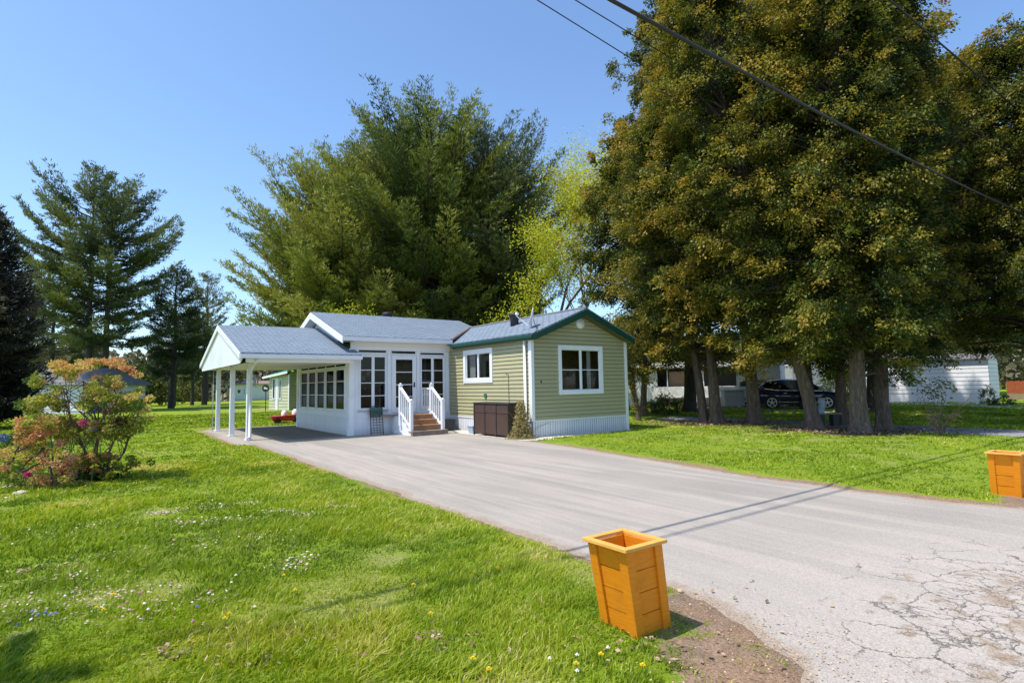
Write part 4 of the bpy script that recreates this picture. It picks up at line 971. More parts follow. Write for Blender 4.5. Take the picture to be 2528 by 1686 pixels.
def pine(root, Ht, z0, prof, nb, seed, mat='pine', tint0=.5, ang=(.0, .95), trunk_r=.3, lean=(0, 0), tuftL=.26, dens=1.0, gap=0, plume=.43, aspect=None, droop=.06):
    r_ = np.random.default_rng(seed); n = 12; zz = np.linspace(-.1, Ht, n); wob = np.cumsum(r_.normal(0, .06, (n, 2)), 0); wob -= wob[0]
    tr = np.stack([lean[0]*zz+wob[:, 0], lean[1]*zz+wob[:, 1], zz], -1)
    lines = [(tr, trunk_r*(1-.9*np.linspace(0, 1, n)))]; tubes('trunk', lines, M['barkdark'], root, 10)
    lines = []; TP = []; TD = []; TT = []
    nw = max(3, nb//5)
    for w_i in range(nw):
        tw = (w_i+.5)/nw+r_.normal(0, .12/nw)
        for i in range(5):
            t = min(max(tw+r_.normal(0, .35/nw), 0), .995); z = z0+(Ht-z0)*t; az = w_i*1.1+i*2*pi/5+r_.normal(0, .25)
            R = prof(t)*r_.uniform(.7, 1.12)
            if aspect is not None: R *= aspect(az)
            if R < .2 or r_.random() < gap: continue
            el = ang[0]+(ang[1]-ang[0])*t+r_.normal(0, .07); out_ = np.array([cos(az), sin(az), 0]); m = 9; s_ = np.linspace(0, 1, m)
            zb = z-.5*math.tan(el)*R; zb = max(zb, z0*.6); b = np.array([np.interp(zb, zz, tr[:, 0]), np.interp(zb, zz, tr[:, 1]), zb])
            P = b+out_*(s_*R)[:, None]+np.array([0, 0, 1])*(R*math.tan(el)*(s_-.0)+R*.16*s_**2-droop*R*np.sin(pi*s_))[:, None]+np.cumsum(r_.normal(0, .02*R, (m, 3)), 0)
            lines.append((P, (.012+.014*R)*(1.06-s_)))
            lat = np.cross(out_, [0, 0, 1]); nt_ = max(6, int(R*4.6*dens)); bt = r_.normal(0, .17)
            for q in range(nt_):
                s1 = .25+.78*(q+r_.random())/nt_; s1 = min(s1, 1); p = np.array([np.interp(s1, s_, P[:, k]) for k in range(3)])
                bd = unit(P[min(int(s1*(m-1))+1, m-1)]-P[max(int(s1*(m-1))-1, 0)]); sg = 1 if q % 2 else -1
                tl = R*plume*(1.08-s1)*r_.uniform(.5, 1.1)+.35
                td = unit(bd*.9+lat*sg*r_.uniform(.5, 1.0)+np.array([0, 0, r_.uniform(-.05, .25)]))
                k_ = max(2, int(tl/.2)); e = p+td*tl
                if q % 2 == 0: lines.append((np.array([p, (p+e)/2, e]), np.array([.012, .008, .004])))
                ss_ = (np.arange(k_)+r_.random(k_))/k_
                TP.append(p+td*(tl*ss_)[:, None]+r_.normal(0, .05, (k_, 3))); TD.append(np.repeat(td[None], k_, 0)); TT.append(np.full(k_, tint0+bt+.25*(s1-.6))+.15*ss_)
    tubes('branches', lines, M['barkdark'], root, 4)
    TP = np.concatenate(TP); TD = np.concatenate(TD); TT = np.concatenate(TT); per = 10; ci = np.repeat(np.arange(len(TP)), per); N_ = len(ci)
    Dr = unit(TD[ci]*.9+r_.normal(0, .42, (N_, 3))+np.array([0, 0, .25])); L = tuftL*r_.uniform(.6, 1.25, N_)
    leafmesh('needles', TP[ci]+r_.normal(0, .11, (N_, 3))*np.array([1, 1, .55]), Dr, unit(np.cross(Dr, r_.normal(size=(N_, 3)))), L, L*.085+.006, TT[ci]+r_.normal(0, .1, N_), M[mat], root)
PG = 'tall white pines behind the house'
def side(az0, amt):    # fuller towards one side
    return lambda az: 1+amt*cos(az-az0)
def at_base(px, Y): p = D(px, 950, Y); return (p[0], p[1])
for (px, Y, Ht, z0, R, p, nb, sd_i, mat, ti, ang, low, lean, lab, dn_) in [
    (850, 40, 16.5, 4.6, 7.4, .22, 210, 31, 'pine', .74, (-.05, .8), .9, (-.02, 0), 'broad light green pine with plumed boughs, at the left of the group behind the house', 1.0),
    (925, 41, 18.8, 4.0, 6.6, .35, 190, 32, 'pine', .68, (.1, .85), .8, (-.02, 0), 'light green pine rising just right of the lowest broad one', 1.0),
    (1070, 38, 20.4, 5.0, 6.0, .5, 170, 33, 'pine', .46, (.1, .85), .55, (0, 0), 'tallest pine with a bare straight trunk visible above the porch roof', 1.1),
    (1195, 41, 20.0, 3.0, 6.2, .55, 160, 34, 'bluepine', .5, (.1, .8), .6, (.01, 0), 'bluish dark pine at the right of the group behind the house', 1.1),
    (1000, 44, 20.6, 4, 6.0, .45, 150, 35, 'bluepine', .5, (.15, 1.0), .6, (0, 0), 'dark pine standing behind the two middle pines of the group', 1.1),
    (1250, 44, 14.5, 2, 4.0, .4, 90, 36, 'bluepine', .38, (.15, .8), .7, (0, 0), 'shorter dark pine between the group and the yellow-green tree', .9)]:
    b = at_base(px, Y); r = mktree('pine_tree', b, lab, 'tree', PG)
    pine(r, Ht, z0, egg(R, p, 1.0, low), nb, sd_i, mat, ti, ang, .28, lean, dens=dn_)
# dark evergreen fill behind, low
b = at_base(1200, 47); r = mktree('dark_evergreen', b, 'dark dense evergreen in shade between the pine trunks', 'tree'); crown_cedar(r, b, (0, 0), 11, 1, egg(4, .4), 120, 41, 'spruce', .35, .2, 40, .2, barkm='barkdark')
b = at_base(990, 49); r = mktree('dark_evergreen', b, 'dark shrubby evergreen low behind the porch roof ridge', 'tree'); crown_cedar(r, b, (0, 0), 9, .6, egg(5, .4, 1, .8), 120, 42, 'pine', .25, .2, 40, .2, barkm='barkdark')

LG = 'pines at the far left of the lawn'
for (px, Y, Ht, z0, R, p, nb, sd_i, mat, ti, ang, low, lean, lab, g_, asp) in [
    (218, 48, 21.0, 5.5, 5.1, .4, 90, 51, 'bluepine', .72, (-.02, .7), .75, (-.012, 0), 'tall layered pine with straight dark trunk, left one of the far twin pines', .2, side(pi, .25)),
    (255, 48.5, 20.2, 5.5, 4.9, .35, 90, 52, 'bluepine', .5, (-.02, .65), .75, (.010, 0), 'tall layered pine with curved dark trunk, right one of the far twin pines', .2, side(0, .3)),
    (424, 55, 13.5, 3.0, 2.8, .25, 95, 53, 'bluepine', .3, (-.05, .55), .9, (0, 0), 'dark pointed pine right of the far twin pines', .0, None),
    (505, 66, 15.0, 5.0, 3.0, .35, 60, 54, 'greypine', .7, (.3, .9), .8, (0, 0), 'pale thin-leaved tree just left of the carport gable', .2, None),
    (120, 58, 12.5, 1.0, 5.0, .3, 60, 55, 'greypine', .6, (.0, .6), .9, (0, 0), 'pale olive pine behind the left twin pine', .1, None)]:
    b = at_base(px, Y); r = mktree('pine_tree', b, lab, 'tree', LG)
    pine(r, Ht, z0, egg(R, p, 1.0, low), nb, sd_i, mat, ti, ang, .32, lean, gap=g_, aspect=asp, tuftL=.32, droop=.1, plume=.42)
b = at_base(-75, 26); r = mktree('dark_spruce', b, 'nearly black spruce cut by the left edge of the picture', 'tree')
pine(r, 10.5, .4, egg(2.3, .12, 1, .9), 210, 56, 'spruce', .55, (-.25, .3), .2, tuftL=.25, dens=1.5, droop=.12)

# deciduous trees with spring leaves / bare twigs
def decid(root, Ht, spread, seed, mat, leafn, leafL, tint0=.5, trunk_r=.16, levels=5, barkm='twig', stem=.25, zmin=0, up=.35):
    r_ = np.random.default_rng(seed); lines = []; tips = []
    def grow(p, d, L, r, lv):
        m = 5; P = [p]; dd = d
        for i in range(m-1):
            dd = unit(dd+r_.normal(0, .13, 3)+np.array([0, 0, .05*up])); P.append(P[-1]+dd*L/(m-1))
        lines.append((np.array(P), np.linspace(r, r*.62, m)))
        if lv <= 2:
            for q in P[1:]: tips.append((q, dd))
        if lv == 0: return
        for i in range(r_.integers(2, 4) if lv > 1 else 3):
            nd = unit(dd+r_.normal(0, spread, 3)+np.array([0, 0, up*.4])); grow(P[-1] if i < 2 else P[2], nd, L*r_.uniform(.62, .86), r*.6, lv-1)
    grow(np.zeros(3), unit(np.array([r_.normal(0, .08), r_.normal(0, .08), 1])), Ht*stem, trunk_r, levels)
    tubes('trunk', lines[:1], M[barkm], root, 8); tubes('branches', lines[1:], M[barkm], root, 4)
    if leafn:
        T = np.array([t[0] for t in tips]); ci = np.repeat(np.arange(len(T)), leafn); N_ = len(ci); ct = r_.normal(0, .15, len(T))
        Dr = unit(r_.normal(size=(N_, 3))+[0, 0, -.2]); L = leafL*r_.uniform(.6, 1.3, N_)
        leafmesh('leaves', T[ci]+r_.normal(0, Ht*.022, (N_, 3)), Dr, unit(np.cross(Dr, r_.normal(size=(N_, 3)))), L, L*.3, tint0+ct[ci]+r_.normal(0, .12, N_), M[mat], root)
b = at_base(1345, 37); r = mktree('spring_tree', b, 'yellow-green tree in new leaf between the pines and the cedars', 'tree'); decid(r, 27, .33, 61, 'spring', 8, .14, .65, .18, 7, stem=.2)
b = at_base(1550, 34); r = mktree('spring_tree', b, 'lower yellow-green bushy tree right behind the roof vent', 'tree'); decid(r, 20, .36, 62, 'spring', 8, .13, .55, .1, 6, stem=.2)
b = at_base(1420, 39); r = mktree('spring_tree', b, 'thin pale-leaved tree with bare arching boughs beside the olive cedar', 'tree'); decid(r, 25, .33, 63, 'spring', 6, .12, .75, .14, 7, stem=.22)
b = at_base(40, 62); r = mktree('bare_tree', b, 'leafless grey tree at the upper left edge', 'tree'); decid(r, 21, .4, 64, 'scrub', 0, .1, .5, .2, 7, stem=.26)

# bushes: lumpy masses of leaves on stems
def bush(root, rx, ry, rz, n, leafL, mat, tint0=.5, seed=0, stems=8, lump=.35, zb=0.0, inner=.55, barkm='twig', per=22):
    r_ = np.random.default_rng(seed+100); nc = n//per
    th = r_.uniform(0, 2*pi, nc); ph = np.arccos(r_.uniform(-.55, 1, nc)); d = np.stack([np.sin(ph)*np.cos(th), np.sin(ph)*np.sin(th), np.cos(ph)], -1)
    rr = r_.uniform(inner, 1.0, nc)*(1-lump+2*lump*fb(d[:, 0]*2+d[:, 2]*1.7+9, d[:, 1]*2+seed, 1.2, seed))
    C = d*rr[:, None]*np.array([rx, ry, rz]); C[:, 2] += rz*.62+zb; C[:, 2] = np.maximum(C[:, 2], .03)
    ci = np.repeat(np.arange(nc), per); N_ = len(ci); P = C[ci]+r_.normal(0, 1, (N_, 3))*np.array([rx, ry, rz])*.085; P[:, 2] = np.maximum(P[:, 2], .01)
    Dr = unit(d[ci]*.5+r_.normal(0, .8, (N_, 3))); L = leafL*r_.uniform(.6, 1.3, N_)
    ct = r_.normal(0, .16, nc)+.5*(fb(C[:, 0]*1.5+7, C[:, 2]*2+C[:, 1]+3, 1.0, seed+5)-.5)+.12*(rr-.7)
    leafmesh('foliage', P, Dr, unit(np.cross(Dr, r_.normal(size=(N_, 3)))), L, L*.32, tint0+ct[ci]+r_.normal(0, .07, N_), M[mat], root)
    if stems:
        lines = []
        for i in range(stems):
            e = C[r_.integers(nc)]; s_ = np.linspace(0, 1, 6); P = e*np.stack([s_**1.1, s_**1.1, s_**.8], -1)+r_.normal(0, .02, (6, 3))*s_[:, None]; lines.append((P, np.linspace(.022, .005, 6)*(.6+.4*rz)))
        tubes('stems', lines, M[barkm], root, 5)
def mkbush(name, pos, label, *a, cat='bush', group=None, **k):
    r = empty(name, (pos[0], pos[1], 0)); tag(r, label, cat, group); bush(r, *a, **k); return r
mkbush('yellow_shrub', at_base(860, 31), 'olive-yellow shrub showing over the left half of the porch roof', 2.5, 1.5, 3.3, 9000, .13, 'spring', seed=1, tint0=.22, zb=.8)
mkbush('yellow_shrub', at_base(955, 33), 'olive-brown shrub showing over the right half of the porch roof', 2.2, 1.5, 2.8, 7000, .13, 'scrub', seed=2, tint0=.75, zb=.8)
mkbush('yellow_shrub', at_base(1240, 30), 'yellow-green shrub low behind the black roof vent', 2.2, 1.4, 2.6, 7000, .12, 'spring', seed=3, tint0=.2, zb=.8)
mkbush('round_bush', G(2240, 990), 'rounded olive bush in front of the white home at right', 1.35, 1.1, .95, 5000, .10, 'ivy', seed=4, tint0=.5)
mkbush('sunlit_bush', G(2078, 1005), 'bright yellow-green bush behind the dark car bonnet', 1.2, 1, 1.9, 3500, .13, 'spring', seed=5, tint0=.25)
mkbush('porch_shrub', G(1640, 1026), 'dark green low shrub before the white porch of the neighbouring trailer', .7, .5, .62, 2500, .07, 'green', seed=6, tint0=.3)
mkbush('porch_shrub', G(1612, 1018), 'light green mound left of the dark shrub by the trailer', .8, .5, .38, 2000, .07, 'green', seed=7, tint0=.75)
mkbush('porch_shrub', G(1690, 1018), 'bright green mound beside the trailer porch post', .8, .5, .5, 2000, .07, 'green', seed=8, tint0=.95)
mkbush('porch_shrub', G(2440, 1000), 'small brown-green shrub at the white home corner', .5, .4, .7, 1200, .07, 'ivy', seed=9, tint0=.4)
mkbush('porch_shrub', G(2475, 1002), 'low dark shrub beside the red fence', .8, .4, .35, 1200, .07, 'green', seed=10, tint0=.3)
for i, (px, py, a, b, c, mt, ti) in enumerate([(365, 1003, 2.2, 1.5, 2.6, 'scrub', .2), (395, 1000, 1.8, 1.5, 2.2, 'green', .8), (450, 997, 2.6, 1.5, 2.4, 'scrub', .45), (330, 1004, 2.0, 1.5, 3.0, 'green', .45), (490, 985, 4, 2, 4.2, 'scrub', .35), (585, 982.5, 7, 2, 6, 'scrub', .55)]):
    lab = ['dark scrub bush in front of the grey hillside', 'light green bush between the two far trunks', 'olive scrub bush around the middle far trunk', 'mid green bush beside the flowering shrub top', 'tall olive scrub left of the beige building', 'tall yellow scrub behind the beige building'][i]
    mkbush('scrub_bush', G(px, py), lab, a, b, c, 4000, .22, mt, seed=20+i, tint0=ti, group='scrub bushes along the far edge of the lawn')
# thin bare trunks on the far lawn edge
for i, (px, py, h_) in enumerate([(428, 1003, 7), (474, 1000, 7), (502, 998, 8)]):
    p = G(px, py); r = mktree('young_pine', p, ['pale bare trunk under the dark pointed pine', 'dark straight trunk, middle of the three thin far trunks', 'thin trunk nearest to the carport on the far lawn edge'][i], 'tree', 'thin trunks on the far lawn edge')
    pine(r, h_+3, 4.2, egg(2.0, .3), 35, 70+i, 'bluepine', .3, (-.1, .4), .22, tuftL=.3)

# far wood: nobody could count it
def wood_band():
    r_ = np.random.default_rng(77); P = []; T = []; Ls = []
    for az in np.arange(-1.15, 1.15, .0075):
        dist = r_.uniform(95, 150); hgt = 5+4.5*fb(az*20+40, 3, .5, 8)+(3.5 if az > .02 else 0)+(2 if az < -.62 else 0)
        c = np.array([sin(az)*dist, cos(az)*dist]); n = 420; th = r_.uniform(0, 2*pi, n); zz = r_.uniform(0, 1, n)**.9; rr = 2.6*np.sqrt(np.clip(1-(zz-.35)**2*1.7, 0.05, 1))*r_.uniform(.6, 1.1, n)
        P.append(np.stack([c[0]+np.cos(th)*rr, c[1]+np.sin(th)*rr, zz*hgt], -1)); tt = r_.uniform(.1, .8); T.append(np.clip(tt+r_.normal(0, .12, n), 0, 1)); Ls.append(r_.uniform(.5, 1.1, n))
    P = np.concatenate(P); T = np.concatenate(T); L = np.concatenate(Ls); Dr = rnd(len(P)); o = leafmesh('distant_wood', P, Dr, side_of(Dr), L, L*.35, T, M['wood'])
    tag(o, 'brown and olive woodland far beyond the lawns', 'woodland', kind='stuff')
wood_band()
mb = MB(); K = 60
pts = [(sin(a)*170, cos(a)*170) for a in np.linspace(-1.2, 1.2, K)]
hs_ = [4+3*vn(i*.2, 1, 1, 3)+(6*math.exp(-((i-9)/7)**2)) for i in range(K)]
for i in range(K-1): mb.quad((*pts[i], -1), (*pts[i+1], -1), (*[c*1.06 for c in pts[i+1]], hs_[i+1]), (*[c*1.06 for c in pts[i]], hs_[i]))
tag(mb.build('hills', paint('brown_hillside', (.17, .14, .11), .95, .3, .08)), kind='structure')

# ivy-clad thin tree at the right end of the house
b = G(1578, 1040); r = mktree('ivy_tree', b, 'thin leaning tree wrapped in ivy at the right end of the green house', 'tree')
tubes('trunk', [(np.array([(0, 0, -.1), (-.05, 0, .5), (-.2, 0, 1.3), (-.32, 0, 2.2), (-.42, 0, 3.2), (-.45, 0, 4)]), np.array([.13, .1, .09, .08, .07, .05]))], M['bark'], r, 10)
r_ = np.random.default_rng(5); n = 5200; z = np.clip(r_.uniform(.5, 4.2, n)**1.0, 0, 5); rad = .1+.28*np.clip((z-1.6)/1.6, 0, 1)**1.2; th = r_.uniform(0, 2*pi, n); rr = rad*r_.uniform(.6, 1.5, n)
P = np.stack([-.05-.13*z+.0+np.cos(th)*rr, np.sin(th)*rr, z], -1); keep = (r_.random(n) < np.clip((z-.3)/2.4, .12, 1)); P = P[keep]; Dr = unit(r_.normal(size=P.shape)); L = r_.uniform(.05, .11, len(P))
leafmesh('ivy', P, Dr, side_of(Dr), L, L*.35, r_.normal(.6, .2, len(P)), M['ivy'], r)
lines = []
for i in range(10):
    z0_ = r_.uniform(.4, 2.6); a = r_.uniform(0, 2*pi); p = np.array([-.1-.13*z0_, 0, z0_]); P = [p]
    for j in range(5): p = p+np.array([cos(a)*.18, sin(a)*.18, r_.normal(.02, .09)]); P.append(p)
    lines.append((np.array(P), np.linspace(.012, .003, 6)))
tubes('twigs', lines, M['twig'], r, 4)

# bare many-stemmed bush at right
def stems_bush(root, n, spread, hgt, seed, rad=.014, branches=4, barkm='twig'):
    r_ = np.random.default_rng(seed); lines = []; tips = []
    for i in range(n):
        a = 2*pi*i/n+r_.normal(0, .3); q = spread*r_.uniform(.35, 1); hh = hgt*r_.uniform(.6, 1.05); s_ = np.linspace(0, 1, 7)
        P = np.stack([np.cos(a)*q*s_**1.3, np.sin(a)*q*s_**1.3, hh*s_**.85], -1)+np.cumsum(r_.normal(0, .02, (7, 3)), 0)*s_[:, None]; lines.append((P, np.linspace(rad, rad*.3, 7)))
        for b_i in range(branches):
            k_ = r_.integers(2, 6); p = P[k_]; d = unit(P[k_]-P[k_-1]+r_.normal(0, .45, 3)); L = hgt*r_.uniform(.15, .35); Q = np.array([p, p+d*L*.5+r_.normal(0, .01, 3), p+d*L+[0, 0, .03]]); lines.append((Q, np.array([rad*.45, rad*.3, rad*.15]))); tips.append(Q[-1]); tips.append(Q[1])
        tips.append(P[-1])
    tubes('stems', lines, M[barkm], root, 5); return np.array(tips)
r = empty('bare_bush', G(2322, 1080)); tag(r, 'leafless many-stemmed bush on the lawn at right of the cedars', 'bush'); stems_bush(r, 14, .85, 1.15, 3, .012, 6)

# flowering shrub at left: bent stems carrying tiers of orange and yellow leaves
def bloomclump(tips, rad, per, leafL, tints, name, mat, root, seed, flat=.5):
    r_ = np.random.default_rng(seed); C = np.array(tips); ci = np.repeat(np.arange(len(C)), per); N_ = len(ci); q = unit(r_.normal(size=(N_, 3)))*r_.uniform(.35, 1, N_)[:, None]**.5
    R = np.asarray(rad)*np.ones(len(C)); P = C[ci]+q*R[ci][:, None]*np.array([1, 1, flat]); Dr = unit(q+r_.normal(0, .5, (N_, 3))); L = leafL*r_.uniform(.6, 1.3, N_)
    leafmesh(name, P, Dr, unit(np.cross(Dr, r_.normal(size=(N_, 3)))), L, L*.36, np.asarray(tints)[ci]+r_.normal(0, .06, N_), M[mat], root)
b = G(228, 1192); r = empty('flowering_shrub', (b[0], b[1], 0)); tag(r, 'large shrub with orange, red and yellow leaves on bare forked stems at left', 'shrub')
Yb = b[1]
def loc(px, py, dy=0): p = D(px, py, Yb+dy); return np.array([p[0]-b[0], p[1]-b[1], p[2]])
stem_px = [[(222, 1190), (222, 1160), (205, 1105), (165, 1052)], [(228, 1190), (238, 1150), (240, 1090), (242, 1040), (240, 1000)], [(240, 1185), (265, 1150), (275, 1100), (280, 1090)], [(245, 1180), (290, 1140), (310, 1110), (325, 1060), (345, 1010)],
           [(225, 1190), (215, 1130), (175, 1030), (160, 985)], [(232, 1190), (234, 1110), (250, 1040), (290, 990)], [(222, 1040), (180, 1000), (150, 955)], [(240, 1190), (255, 1160), (300, 1130), (318, 1080)], [(238, 1040), (220, 980), (205, 940)], [(242, 1020), (262, 960), (275, 920)]]
lines = []
r_ = np.random.default_rng(8); alltips = []
for i, s_ in enumerate(stem_px):
    dy = r_.uniform(-.3, .3); P = np.array([loc(x, y, dy*j/len(s_)) for j, (x, y) in enumerate(s_)]); t = np.linspace(0, len(P)-1, 10); Q = np.stack([np.interp(t, range(len(P)), P[:, k]) for k in range(3)], -1)+r_.normal(0, .006, (10, 3))
    lines.append((Q, np.linspace(.028 if i < 6 else .014, .008, 10)))
tips = []; tn = []; rd = []
for i in range(120): tips.append(loc(225+r_.normal(0, 55), 1165+r_.uniform(-45, 18), r_.uniform(-.3, .5))); tn.append(r_.choice([.08, .15, .3, .7])); rd.append(r_.uniform(.03, .06))
for i in range(760):      # tiers of foliage in the crown: px ellipse, some gaps
    px = r_.uniform(15, 385); top = np.interp(px, [40, 100, 200, 300, 375], [975, 905, 878, 890, 945]); bot = np.interp(px, [40, 130, 230, 330, 375], [1030, 1015, 1010, 1030, 1000])
    py = r_.uniform(top, bot); dy = r_.uniform(-.75, .75)
    if vn(px*.035, py*.06, 1, 4) < .47: continue
    tips.append(loc(px, py, dy)); tn.append(.42-.0035*(py-930)+.55*(vn(px*.025, py*.04, 1, 9)-.5)+r_.normal(0, .17)); rd.append(r_.uniform(.04, .095))
for i in range(150):
    px, py = [(320+r_.uniform(-40, 45), 1040+r_.uniform(-50, 25)), (265+r_.uniform(-50, 60), 1065+r_.uniform(-18, 14)), (170+r_.uniform(-50, 30), 1060+r_.uniform(-30, 25))][i % 3]
    tips.append(loc(px, py, r_.uniform(-.3, .3))); tn.append(r_.uniform(.1, .6)); rd.append(r_.uniform(.05, .12))
for q in tips[::6]:
    base_i = lines[r_.integers(len(stem_px))][0]; p = base_i[r_.integers(6, 10)]; mid = (p+q)/2+[0, 0, -.04]; lines.append((np.array([p, mid, q]), np.array([.007, .005, .003])))
tubes('stems', lines, M['twig'], r, 6)
bloomclump(tips, rd, 52, .042, tn, 'foliage', 'autumn', r, 3, .6)
# second shrub, darker wood, with arching purple-brown stems
b = G(160, 1212); r = empty('flowering_shrub', (b[0], b[1], 0)); tag(r, 'shrub with arching bare stems and peach flower heads at the left edge', 'shrub'); Yb = b[1]
lines = []
for s_ in ([(131, 1200), (122, 1130), (90, 1095), (60, 1075)], [(131, 1150), (128, 1120), (125, 1075)], [(120, 1125), (40, 1130), (-40, 1185)], [(110, 1105), (40, 1165), (-40, 1195)], [(122, 1137), (60, 1160), (-20, 1190)], [(45, 1105), (20, 1150), (-30, 1190)], [(90, 1097), (50, 1108), (20, 1140)]):
    P = np.array([loc(x, y) for x, y in s_]); t = np.linspace(0, len(P)-1, 8); Q = np.stack([np.interp(t, range(len(P)), P[:, k]) for k in range(3)], -1)+r_.normal(0, .008, (8, 3)); lines.append((Q, np.linspace(.02, .008, 8)))
tubes('stems', lines, M['twig'], r, 6)
tips = []; tn = []
for i in range(170):
    px, py = [(60+r_.uniform(-65, 130), 1150+r_.uniform(-45, 40)), (75+r_.uniform(-30, 40), 1085+r_.uniform(-25, 20)), (90+r_.uniform(-50, 40), 1045+r_.uniform(-20, 25))][i % 3]
    tips.append(loc(px, py, r_.uniform(-.3, .3))); tn.append(r_.choice([.1, .3, .55, .7, .95]))
bloomclump(tips, .07, 60, .036, tn, 'foliage', 'autumn', r, 6, .7)
# flower heads among the shrubs: each one a thing
FH = [(206, 1044, .075, .5, 'large magenta flower head in front of the orange shrub'), (232, 1046, .06, .78, 'dusky pink flower head beside the magenta one'), (150, 1093, .085, .8, 'salmon flower head below the orange shrub, left of its stems'),
      (110, 1052, .075, .08, 'blue flower head in the middle of the left shrub'), (8, 1080, .08, .02, 'deep blue flower head at the very left edge'), (122, 1066, .06, .3, 'pale blue-green flower head under the blue one'),
      (68, 1171, .05, .5, 'small pink flower head low on the left, near the bed edge'), (154, 1164, .045, .52, 'small rose flower head right of the bare forked stem'), (88, 1182, .06, .85, 'peach flower head on the bed beside the small pink one'),
      (178, 1130, .085, 1.0, 'cream flower head at the foot of the shrub stems'), (170, 1148, .09, .88, 'peach flower head below the cream one'), (190, 1158, .08, .95, 'pale peach flower head nearest to the shrub stems'), (230, 1060, .04, .3, 'tiny lilac flower head by the upright stem'),
      (300, 1040, .1, .0, 'dark maroon flower head at the right of the shrub'), (10, 1125, .11, .5, 'purple flower cluster at the left edge above the bare stems'), (180, 1176, .06, 1.0, 'cream flower head lowest beside the shrub foot')]
M['maroon'] = mleaf('maroon_bloom', [(0, (.05, .01, .02)), (1, (.2, .05, .07))], .1)
for i, (px, py, rad, ti, lab) in enumerate(FH):
    Yp = 10.0 if py < 1110 else min(10.1, G(px, py+22)[1]); p = D(px, py, Yp); r = empty('flower_head', (p[0], p[1], 0)); tag(r, lab, 'flower', 'flower heads among the left shrubs')
    bloomclump([np.array([0, 0, p[2]])], rad*.9, 260, .03, [ti], 'bloom', 'maroon' if 'maroon' in lab or 'purple' in lab else 'bloom', r, i, .8)
    tubes('stem', [(np.array([(0, 0, 0), (.02, 0, p[2]*.5), (0, 0, p[2])]), np.array([.006, .005, .004]))], M['stem'], r, 4)
# low plants of the bed
for i, (px, py, mt, ti, a, c) in enumerate([(60, 1190, 'green', .8, .5, .10), (130, 1205, 'ivy', .8, .55, .08), (20, 1180, 'green', .5, .5, .13), (180, 1195, 'green', .4, .4, .14), (250, 1188, 'green', .3, .35, .09), (90, 1120, 'green', .6, .7, .22), (40, 1110, 'green', .3, .6, .3), (200, 1100, 'green', .85, .5, .2)]):
    mkbush('ground_plant', G(px, py), ['leafy green plants at the front of the flower bed', 'yellowish low plants at the front edge of the bed', 'low green plants at the left border of the bed', 'dark green plants left of the shrub foot', 'flat dark plants right of the shrub foot', 'leafy green mound behind the forked bare stem', 'dark leafy mound at the left edge behind the stems', 'pale green mound between the shrub and the peach flowers'][i], a, a*.6, c, 1800, .045, mt, cat='plant', seed=40+i, tint0=ti, stems=0, group='low plants in the flower bed')
for i, (px, py, s_) in enumerate([(22, 1207, .13), (67, 1203, .12), (50, 1222, .15), (18, 1232, .07), (100, 1214, .09), (178, 1212, .07), (222, 1205, .1), (5, 1215, .1)]):
    p = G(px, py); r_ = np.random.default_rng(i); V = unit(r_.normal(size=(60, 3))); 
    mb = MB(); prof = [(s_*.55, -.02), (s_*.95, s_*.12), (s_*.8, s_*.35), (s_*.35, s_*.48)]; mb.lathe((0, 0, 0), prof, 9); o = mb.build('stone', M['stone'], None, True); o.location = (p[0], p[1], .0); o.rotation_euler = (0, 0, i); o.scale = (1.2, .8, 1)
    for vt in o.data.vertices: vt.co += Vector(r_.normal(0, s_*.05, 3))
    tag(o, 'pale rounded stone edging the flower bed at left', 'stone', 'stones edging the flower bed')

# dry vine by the cabinet
b = H(-.25, .05); r = empty('dry_vine', b); tag(r, 'tangled dry vine heap at the sunny corner of the green house', 'vine')
r_ = np.random.default_rng(19); n = 4200; z = r_.uniform(0, 1, n)**1.5*1.1; wd = .42*np.exp(-z/.42)+.08; th = r_.uniform(0, 2*pi, n); q = wd*np.sqrt(r_.random(n))
P = np.stack([np.cos(th)*q-.12, np.sin(th)*q-.1, z], -1); Dr = unit(r_.normal(size=(n, 3))+[0, 0, -.3]); L = r_.uniform(.04, .11, n); leafmesh('leaves', P, Dr, side_of(Dr), L, L*.14, r_.normal(.5, .25, n), M['dryvine'], r)
lines = []
for i in range(26):
    a = r_.uniform(0, 2*pi); p = np.array([r_.normal(-.1, .12), r_.normal(-.1, .12), 0]); P = [p]; d = unit(np.array([cos(a)*.4, sin(a)*.4, 1]))
    for j in range(8): d = unit(d+r_.normal(0, .35, 3)); p = p+d*.14; P.append(p)
    lines.append((np.array(P), np.linspace(.008, .003, 9)))
tubes('stems', lines, M['dryvine'], r, 4)

